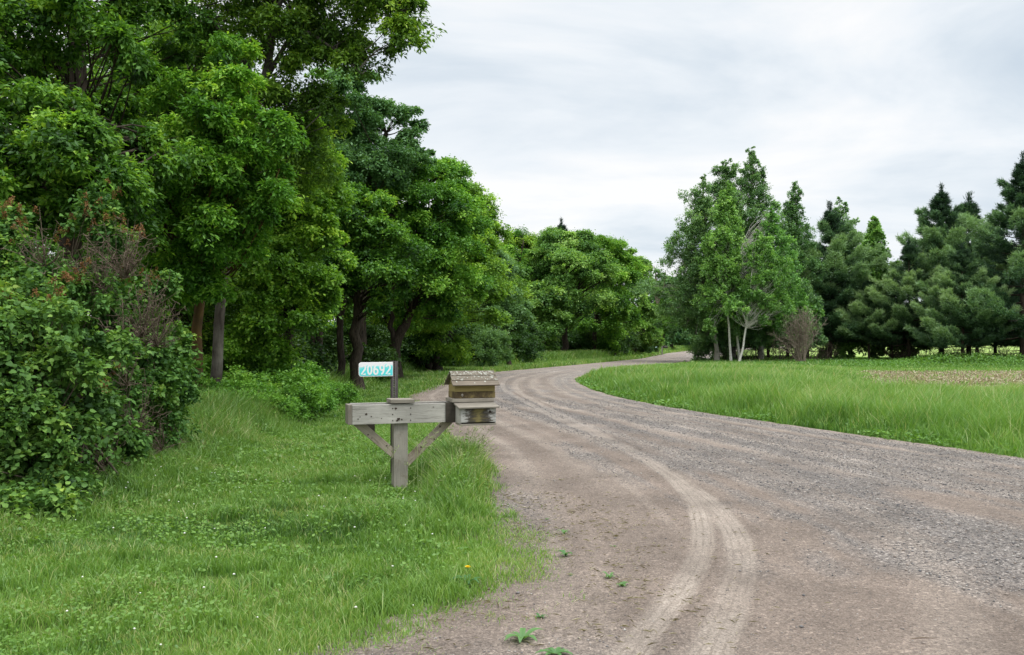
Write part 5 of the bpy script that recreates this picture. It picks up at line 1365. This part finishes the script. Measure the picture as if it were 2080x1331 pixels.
# --- white pines
def pine_meshes(name, seed, H, R, base=1.6, top_leader=0.9, nw_=26, dens=1.0, lead=None):
    rng = np.random.default_rng(seed)
    tb = Tubes()
    tb.add([(0, 0, -.1), (0.05, 0, H * .3), (0, 0.05, H * .7), (0, 0, H - .3)], [0.19 * H / 12, .15 * H / 12, .07 * H / 12, .02], 8)
    tips = []; tdirs = []
    for i in range(nw_):
        t = (i + 0.3) / nw_
        z = base + (H - base) * t ** 0.95
        prof = (1 - t) ** 0.88 * (0.82 + 0.18 * min(1, t * 6))
        nb = 6 if t < 0.7 else 5
        a0 = rng.uniform(0, 2 * PI)
        for k in range(nb):
            if rng.random() < 0.14 and t < 0.85: continue
            a = a0 + k * 2 * PI / nb + rng.normal(0, 0.2)
            L_ = max(0.28, R * prof * rng.uniform(0.5, 1.25))
            up = 0.05 + 0.75 * t + rng.normal(0, 0.05)
            d = np.array([math.cos(a), math.sin(a)])
            s = np.linspace(0, 1, 7)
            sag = -0.10 * L_ * np.sin(s * PI) * (1 - t) + 0.18 * L_ * s ** 2
            p = np.stack([d[0] * L_ * s, d[1] * L_ * s, z + up * L_ * s * 0.6 + sag], -1)
            tb.add(p, np.linspace(0.035 * (1 - .6 * t), 0.006, 7), 4)
            m = int((10 + 26 * L_ / 3) * dens)
            u = rng.uniform(0.25, 1.02, m) ** 0.75
            q = np.stack([np.interp(u, s, p[:, j]) for j in range(3)], -1)
            lat = rng.uniform(-1, 1, m) * 0.36 * L_ * (1.08 - u) ** 0.6 * (0.5 + 0.6 * u)
            side = np.array([-d[1], d[0], 0])
            q = q + side * lat[:, None] + np.stack([d[0] * np.abs(lat) * .35, d[1] * np.abs(lat) * .35, rng.uniform(-.04, .12, m)], -1)
            tips.append(q); dd = np.array([d[0], d[1], 0.35])[None] + side * np.sign(lat)[:, None] * 0.6 + rng.normal(0, .2, (m, 3)); tdirs.append(dd)
    # leader
    m = 30; zz = np.linspace(H - 1.2, H + 0.7, m)
    tips.append(np.stack([rng.normal(0, .03, m), rng.normal(0, .05, m), zz], -1)); tdirs.append(np.tile([0, 0, 1.0], (m, 1)) + rng.normal(0, .35, (m, 3)))
    q = np.concatenate(tips); dd = unit(np.concatenate(tdirs)); n = len(q)
    nn = 14
    nd = unit(dd[:, None] * 0.9 + rdir(rng, n * nn).reshape(n, nn, 3) * 0.9 + np.array([0, 0, 0.35]))
    L_ = rng.uniform(0.16, 0.36, (n, nn, 1)); o = q[:, None] + rng.normal(0, 0.08, (n, nn, 3))
    sd = unit(np.cross(nd, rdir(rng, n * nn).reshape(n, nn, 3))) * 0.026
    V = np.stack([o - sd, o + sd, o + nd * L_], 2).reshape(-1, 3)
    T = np.arange(n * nn * 3).reshape(-1, 3)
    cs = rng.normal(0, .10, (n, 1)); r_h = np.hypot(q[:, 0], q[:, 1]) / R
    sh = 0.33 + cs + 0.75 * (r_h[:, None] / np.maximum(0.25, (1 - np.clip(q[:, 2:3] / H, 0, 1)) ** 0.88) - 0.58) + rng.normal(0, .08, (n, nn))  # crown interior shade and sunlit bough tips painted into the needle tone
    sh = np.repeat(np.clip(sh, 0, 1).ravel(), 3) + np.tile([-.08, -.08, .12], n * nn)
    # dead lower branches
    for i in range(16):
        a = rng.uniform(0, 2 * PI); z = rng.uniform(0.35, base + .3); L2 = rng.uniform(.5, R * .55)
        tb.add(smooth_path([(0, 0, z), (math.cos(a) * L2 * .5, math.sin(a) * L2 * .5, z - .05), (math.cos(a) * L2, math.sin(a) * L2, z + rng.uniform(-.3, .3))], 5), [.02, .016, .012, .008, .004], 3)
    return tb.mesh(name + '_trunk', M['bark_dark']), np_mesh(name + '_needles', V, T, M['needle'], {'shade': np.clip(sh, 0, 1)})


PA = pine_meshes('pine_a', 501, 12.9, 6.0, base=1.55, nw_=22, dens=2.0)
PB = pine_meshes('pine_b', 502, 10.5, 5.2, base=1.45, nw_=18, dens=2.0)
PD = pine_meshes('pine_d', 504, 7.0, 3.4, base=2.1, nw_=12, dens=2.0)
PC = pine_meshes('pine_c', 503, 9.2, 4.9, base=1.3, nw_=16, dens=2.0)
pines = [
    (PA, 1912, 69, 1.0, 'big white pine with the tall spiked leader, centre of the pine group'),
    (PB, 1968, 70, 1.17, 'white pine whose shorter leader rises just right of the tall spiked one'),
    (PA, 2078, 62, 1.07, 'tallest dark pine cut by the right edge of the view'),
    (PB, 1846, 67, 0.82, 'spreading pine on the left shoulder of the big spiked pine'),
    (PC, 1955, 62, 0.84, 'front pine with soft boughs right below the tall spiked leader'),
    (PB, 2022, 67, 0.80, 'pine between the big spiked pine and the dark one at the edge'),
    (PB, 1686, 71, 1.12, 'dark green pine behind the bare bush, right of the copse'),
    (PC, 1640, 73, 1.0, 'pine with needles down to the bare bush, deep in the copse'),
    (PD, 1765, 68, 0.85, 'small pine with one exposed thin trunk over the pale field'),
    (PD, 1725, 72, 0.92, 'small pine just right of the dark green one'),
    (PD, 1812, 69, 0.80, 'low pine closing the gap between the exposed thin trunk and the pine group'),
    (PB, 2150, 66, 1.1, 'pine past the right edge of the view behind the tallest dark one'),
    (PB, 1600, 78, 1.0, 'pine hidden far back in the copse'),
    (PC, 1985, 80, 1.1, 'pine standing behind the right half of the pine group'),
    (PD, 1480, 76, 1.0, 'dark pine behind the birch trunks of the copse'),
    (PC, 1560, 74, 0.9, 'dark pine behind the white leaning birch trunk'),
]
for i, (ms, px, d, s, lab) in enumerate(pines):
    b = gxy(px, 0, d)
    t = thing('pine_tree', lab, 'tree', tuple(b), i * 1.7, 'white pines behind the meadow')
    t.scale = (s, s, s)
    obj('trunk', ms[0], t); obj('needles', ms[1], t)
# pine tip over the bend woods
b = gxy(1140, 0, 92); t = thing('pine_tree', 'lone pine whose dark top pokes above the round-headed maples beyond the bend', 'tree', tuple(b)); t.scale = (.97, .97, 1.04)
obj('trunk', PA[0], t); obj('needles', PA[1], t)

# bare brown bush in front of the copse
rng = np.random.default_rng(61); b = gxy(1628, 0, 59); tb = Tubes()
for i in range(46):
    a = rng.uniform(0, 2 * PI); sp = abs(rng.normal(0, .42)); L_ = rng.uniform(2.4, 3.7) * (1 - 0.25 * sp)
    d = np.array([math.cos(a) * math.sin(sp), 0.7 * math.sin(a) * math.sin(sp), math.cos(sp)])
    p0 = np.array([rng.normal(0, .15), rng.normal(0, .15), 0]); e = p0 + d * L_; m_ = p0 + d * L_ * .5 + np.array([0, 0, .25])
    p = smooth_path([p0, m_, e], 9); tb.add(p, np.linspace(.024, .006, 9), 4)
    for k in range(12):
        j = rng.integers(3, 9); dd = unit(d + rdir(rng, 1)[0] * 0.9); s0 = p[j]; L2 = rng.uniform(.3, .95)
        q = [s0, s0 + dd * L2 * .5 + rng.normal(0, .04, 3), s0 + dd * L2 + np.array([0, 0, -.05])]; tb.add(q, [.010, .008, .005], 3)
        tb.add([q[1], q[1] + rdir(rng, 1)[0] * .3], [.007, .004], 3)
t = tag(obj('bare_bush', tb.mesh('bare_bush', M['twig_pale'])), 'leafless pinkish-brown bush in front of the dark pines beside the copse', 'bush'); t.location = tuple(b)

# thin dark brush under the copse and pines
def brush(name, label, spots, seed, hh, mat):
    rng = np.random.default_rng(seed); tb = Tubes()
    for (px, d) in spots:
        c = gxy(px, 0, d)
        for k in range(9):
            a = rng.uniform(0, 2 * PI); L_ = rng.uniform(.5, 1.0) * hh; sp = rng.uniform(.1, 1.1)
            dr = np.array([math.cos(a) * math.sin(sp), math.sin(a) * math.sin(sp), math.cos(sp)])
            p0 = c + np.array([rng.normal(0, .4), rng.normal(0, .4), 0])
            tb.add(smooth_path([p0, p0 + dr * L_ * .5 + rng.normal(0, .1, 3), p0 + dr * L_], 5), [.022, .018, .014, .01, .006], 3)
            for j in range(3):
                s0 = p0 + dr * L_ * rng.uniform(.3, .9); tb.add([s0, s0 + rdir(rng, 1)[0] * .5], [.010, .005], 3)
    return tag(obj(name, tb.mesh(name, mat)), label, 'brush', kind='stuff')


brush('undergrowth_brush', 'tangle of dark bare brushwood under the copse and pines', [(x, 63 + (x * 7 % 5)) for x in range(1475, 1680, 9)] + [(x, 66 + (x * 3 % 4)) for x in range(1810, 2100, 14)], 62, 1.9, M['bark_dark'])

# weedy growth in the shade under the pines
wk = Stuff(); rng = np.random.default_rng(63)
n = 52000
y = rng.uniform(52, 70, n); x = rng.uniform(14, 46, n)
k = (rng.random(n) < 0.35 + 0.65 * sstep(.4, .6, fbm(x * .6, y * .6, 64, 3))) & (x < 0.68 * y)
x, y = x[k], y[k]; n = len(x)
V, T = place_leaves(LEAF4, np.stack([x, y, ground_z(x, y) + rng.random(n) * (.2 + .75 * fbm(x * .8, y * .8, 65, 2) * sstep(0.42, 0.48, x / y))], -1), rdir(rng, n), unit(rdir(rng, n) * .5 + [0, 0, 1]), rng.uniform(.07, .16, n), 0.6)
wk.add(V, T, np.repeat(np.clip(.30 + rng.normal(0, .12, n), 0, 1), 4))
wk.build('weeds', M['grass'], 'low leafy weeds growing in the shade along the foot of the pines', 'weeds')

# corn stubble litter on the bare strip
rng = np.random.default_rng(66); n = 110000
x = rng.uniform(9, 30, n); y = rng.uniform(24, 46, n); k = rng.random(n) < tan_zone(x, y) * .9; x, y = x[k], y[k]; n = len(x)
V, T = place_leaves(LEAF4, np.stack([x, y, ground_z(x, y) + 0.015 + rng.random(n) * .05], -1), unit(rdir(rng, n) * [1, 1, .35]), unit(rdir(rng, n) * .6 + [0, 0, 1]), rng.uniform(.05, .16, n), 0.3)
M['straw'] = leaf_mat('straw', [(0.0, (.17, .14, .09)), (.5, (.33, .29, .20)), (1.0, (.52, .48, .37))], trans=.15, gloss=.02, var=0)
wk = Stuff(); wk.add(V, T, np.repeat(rng.random(n), 4)); wk.build('crop_stubble', M['straw'], 'pale dry crop residue lying on the bare strip of soil', 'stubble')

# woods on the horizon beyond the pale field
rng = np.random.default_rng(67); n = 60000
x = rng.uniform(-260, 420, n); top = 7 + 4.5 * fbm(x * .05, x * 0, 68, 3) + 3 * fbm(x * .3, x * 0, 69, 2)
z = rng.random(n) ** .8 * top; y = 395 + rng.uniform(0, 20, n)
V, T = place_leaves(LEAF4, np.stack([x, y, z], -1), rdir(rng, n), unit(rdir(rng, n) + [0, -.6, .5]), rng.uniform(1.2, 2.6, n), 0.8)
wk = Stuff(); wk.add(V, T, np.repeat(np.clip(.25 + .3 * (z / top - .5) + rng.normal(0, .12, n), 0, 1), 4))
wk.build('distant_woods', M['haze'], 'low line of woods on the horizon beyond the pale green field', 'woods')

# --- small roadside things far down the road
p = gxy(1337, 0, 101)
t = thing('number_sign', 'tiny pale blue number plate on a thin post far down the road', 'sign', tuple(p))
bm = box_bm(-.02, .02, -.02, .02, -.1, 1.0); me = bpy.data.meshes.new('post'); bm.to_mesh(me); bm.free(); me.materials.append(M['steel']); obj('post', me, t)
bm = box_bm(-.36, -.02, -.03, -.02, .80, .98); me = bpy.data.meshes.new('plate'); bm.to_mesh(me); bm.free(); me.materials.append(simple_mat('pale_plate', (.55, .78, .82), .4, noise=.1)); obj('plate', me, t)
p = gxy(1345, 0, 100)
t = thing('rural_mailbox', 'dark mailbox on a weathered wooden post far down the road beside the tiny number plate', 'mailbox', tuple(p))
bm = box_bm(-.07, .07, -.07, .07, -.1, 1.35); me = bpy.data.meshes.new('post'); bm.to_mesh(me); bm.free(); me.materials.append(M['wood_post']); obj('post', me, t)
tbx = Tubes()
prof = [(-.10, 0), (.10, 0), (.10, .12), (.085, .17), (.045, .205), (0, .215), (-.045, .205), (-.085, .17), (-.10, .12)]
V = np.array([[.10, a, .80 + b_] for a, b_ in prof] + [[.60, a, .80 + b_] for a, b_ in prof]); m_ = len(prof)
T = [[i, (i + 1) % m_, m_ + (i + 1) % m_] for i in range(m_)] + [[i, m_ + (i + 1) % m_, m_ + i] for i in range(m_)] + [[0, i + 1, i] for i in range(1, m_ - 1)] + [[m_, m_ + i, m_ + i + 1] for i in range(1, m_ - 1)]
obj('box', np_mesh('box', V, np.array(T), M['steel']), t)
bm = box_bm(.02, .6, -.05, .05, .74, .795); me = bpy.data.meshes.new('arm'); bm.to_mesh(me); bm.free(); me.materials.append(M['wood_post']); obj('arm', me, t)
M['white_paint'] = simple_mat('white_paint', (.75, .76, .76), .5, noise=.1)
p = gxy(1432, 0, 108)
t = thing('marker_post', 'small white marker post with a dark band at the inside edge of the far road', 'post', tuple(p))
for (nm_, z0, z1, mt) in [('post', -.1, .62, M['white_paint']), ('band', .62, .82, M['steel']), ('cap', .82, 1.02, M['white_paint'])]:
    bm = box_bm(-.045, .045, -.03, .03, z0 + .001, z1); me = bpy.data.meshes.new(nm_); bm.to_mesh(me); bm.free(); me.materials.append(mt); obj(nm_, me, t)
p = gxy(1250, 0, 77)
t = thing('utility_marker', 'little dark and white marker in the verge below the dark maple beyond the bend', 'marker', tuple(p))
bm = box_bm(-.06, .06, -.05, .05, -.05, .28); me = bpy.data.meshes.new('post'); bm.to_mesh(me); bm.free(); me.materials.append(M['white_paint']); obj('post', me, t)
bm = box_bm(-.09, .09, -.07, .07, .281, .50); me = bpy.data.meshes.new('cap'); bm.to_mesh(me); bm.free(); me.materials.append(M['steel']); obj('cap', me, t)

# ------------------------------------------------------------------ sky, sun, camera
SUN_EL, SUN_AZ = math.radians(58), math.radians(120)      # azimuth clockwise from +Y: over the right shoulder
w = bpy.data.worlds.new('World'); bpy.context.scene.world = w; w.use_nodes = True
nt = w.node_tree; nt.nodes.clear(); L = nt.links.new
out = N(nt, 'ShaderNodeOutputWorld'); tc = N(nt, 'ShaderNodeTexCoord')
sky = N(nt, 'ShaderNodeTexSky', sky_type='NISHITA', sun_disc=False, sun_elevation=SUN_EL, sun_rotation=SUN_AZ)
bg_sky = N(nt, 'ShaderNodeBackground', inp={'Strength': 0.10}); L(sky.outputs[0], bg_sky.inputs[0])
sp = N(nt, 'ShaderNodeSeparateXYZ'); L(tc.outputs['Generated'], sp.inputs[0])
zc = math_n(nt, 'ADD', math_n(nt, 'MAXIMUM', sp.outputs[2], 0.0), 0.16)
cx_ = math_n(nt, 'DIVIDE', sp.outputs[0], zc); cy_ = math_n(nt, 'DIVIDE', sp.outputs[1], zc)
cv = N(nt, 'ShaderNodeCombineXYZ'); L(cx_, cv.inputs[0]); L(cy_, cv.inputs[1])
mp = N(nt, 'ShaderNodeMapping'); mp.inputs['Scale'].default_value = (0.6, 0.8, 1.0); mp.inputs['Location'].default_value = (2.3, 0.7, 0); mp.inputs['Rotation'].default_value = (0, 0, 0.22); L(cv.outputs[0], mp.inputs[0])
n1 = N(nt, 'ShaderNodeTexNoise', inp={'Scale': 1.5, 'Detail': 7.0, 'Roughness': 0.55, 'Distortion': 0.5}); L(mp.outputs[0], n1.inputs[0])
# darker, bluer cloud towards the right of the road, brightest above the left woods
f = math_n(nt, 'ADD', n1.outputs[0], math_n(nt, 'MULTIPLY', sp.outputs[0], -0.24))
r = ramp(nt, [(0.22, (0.60, 0.69, 0.78)), (0.35, (0.74, 0.81, 0.875)), (0.45, (0.87, 0.915, 0.955)), (0.57, (1.0, 1.0, 1.0))]); L(f, r.inputs[0])
bg_cl = N(nt, 'ShaderNodeBackground'); L(r.outputs[0], bg_cl.inputs[0])
mr = N(nt, 'ShaderNodeMapRange', interpolation_type='SMOOTHSTEP', inp={1: 0.34, 2: 0.95, 3: 1.07, 4: 3.1}); L(sp.outputs[2], mr.inputs[0])   # thin overcast, brightest overhead
L(mr.outputs[0], bg_cl.inputs['Strength'])
mx = N(nt, 'ShaderNodeMixShader', inp={0: 0.90}); L(bg_sky.outputs[0], mx.inputs[1]); L(bg_cl.outputs[0], mx.inputs[2]); L(mx.outputs[0], out.inputs[0])
sd = bpy.data.lights.new('sun', 'SUN'); sd.energy = 2.2; sd.angle = math.radians(14); sd.color = (1.0, 0.965, 0.91)
so_ = bpy.data.objects.new('sun', sd); C.objects.link(so_)
dirv = Vector((math.sin(SUN_AZ) * math.cos(SUN_EL), math.cos(SUN_AZ) * math.cos(SUN_EL), math.sin(SUN_EL)))
so_.rotation_euler = dirv.to_track_quat('Z', 'Y').to_euler(); so_.location = (0, 0, 30)
cd = bpy.data.cameras.new('camera'); cam = bpy.data.objects.new('camera', cd); C.objects.link(cam)
cd.sensor_width = 36.0; cd.lens = 36.0 * F / 2080.0; cd.shift_y = (HY - 665.5) / 2080.0
cd.clip_start = 0.05; cd.clip_end = 6000
cam.location = (0, 0, EYE); cam.rotation_euler = (PI / 2, 0, 0)
sc = bpy.context.scene; sc.camera = cam
sc.view_settings.view_transform = 'Standard'; sc.view_settings.look = 'None'; sc.view_settings.exposure = 0; sc.view_settings.gamma = 1
sc.render.engine = 'CYCLES'
cy = sc.cycles; cy.max_bounces = 6; cy.diffuse_bounces = 4; cy.glossy_bounces = 2; cy.transmission_bounces = 4; cy.transparent_max_bounces = 4
cy.use_denoising = True; cy.caustics_reflective = False; cy.caustics_refractive = False
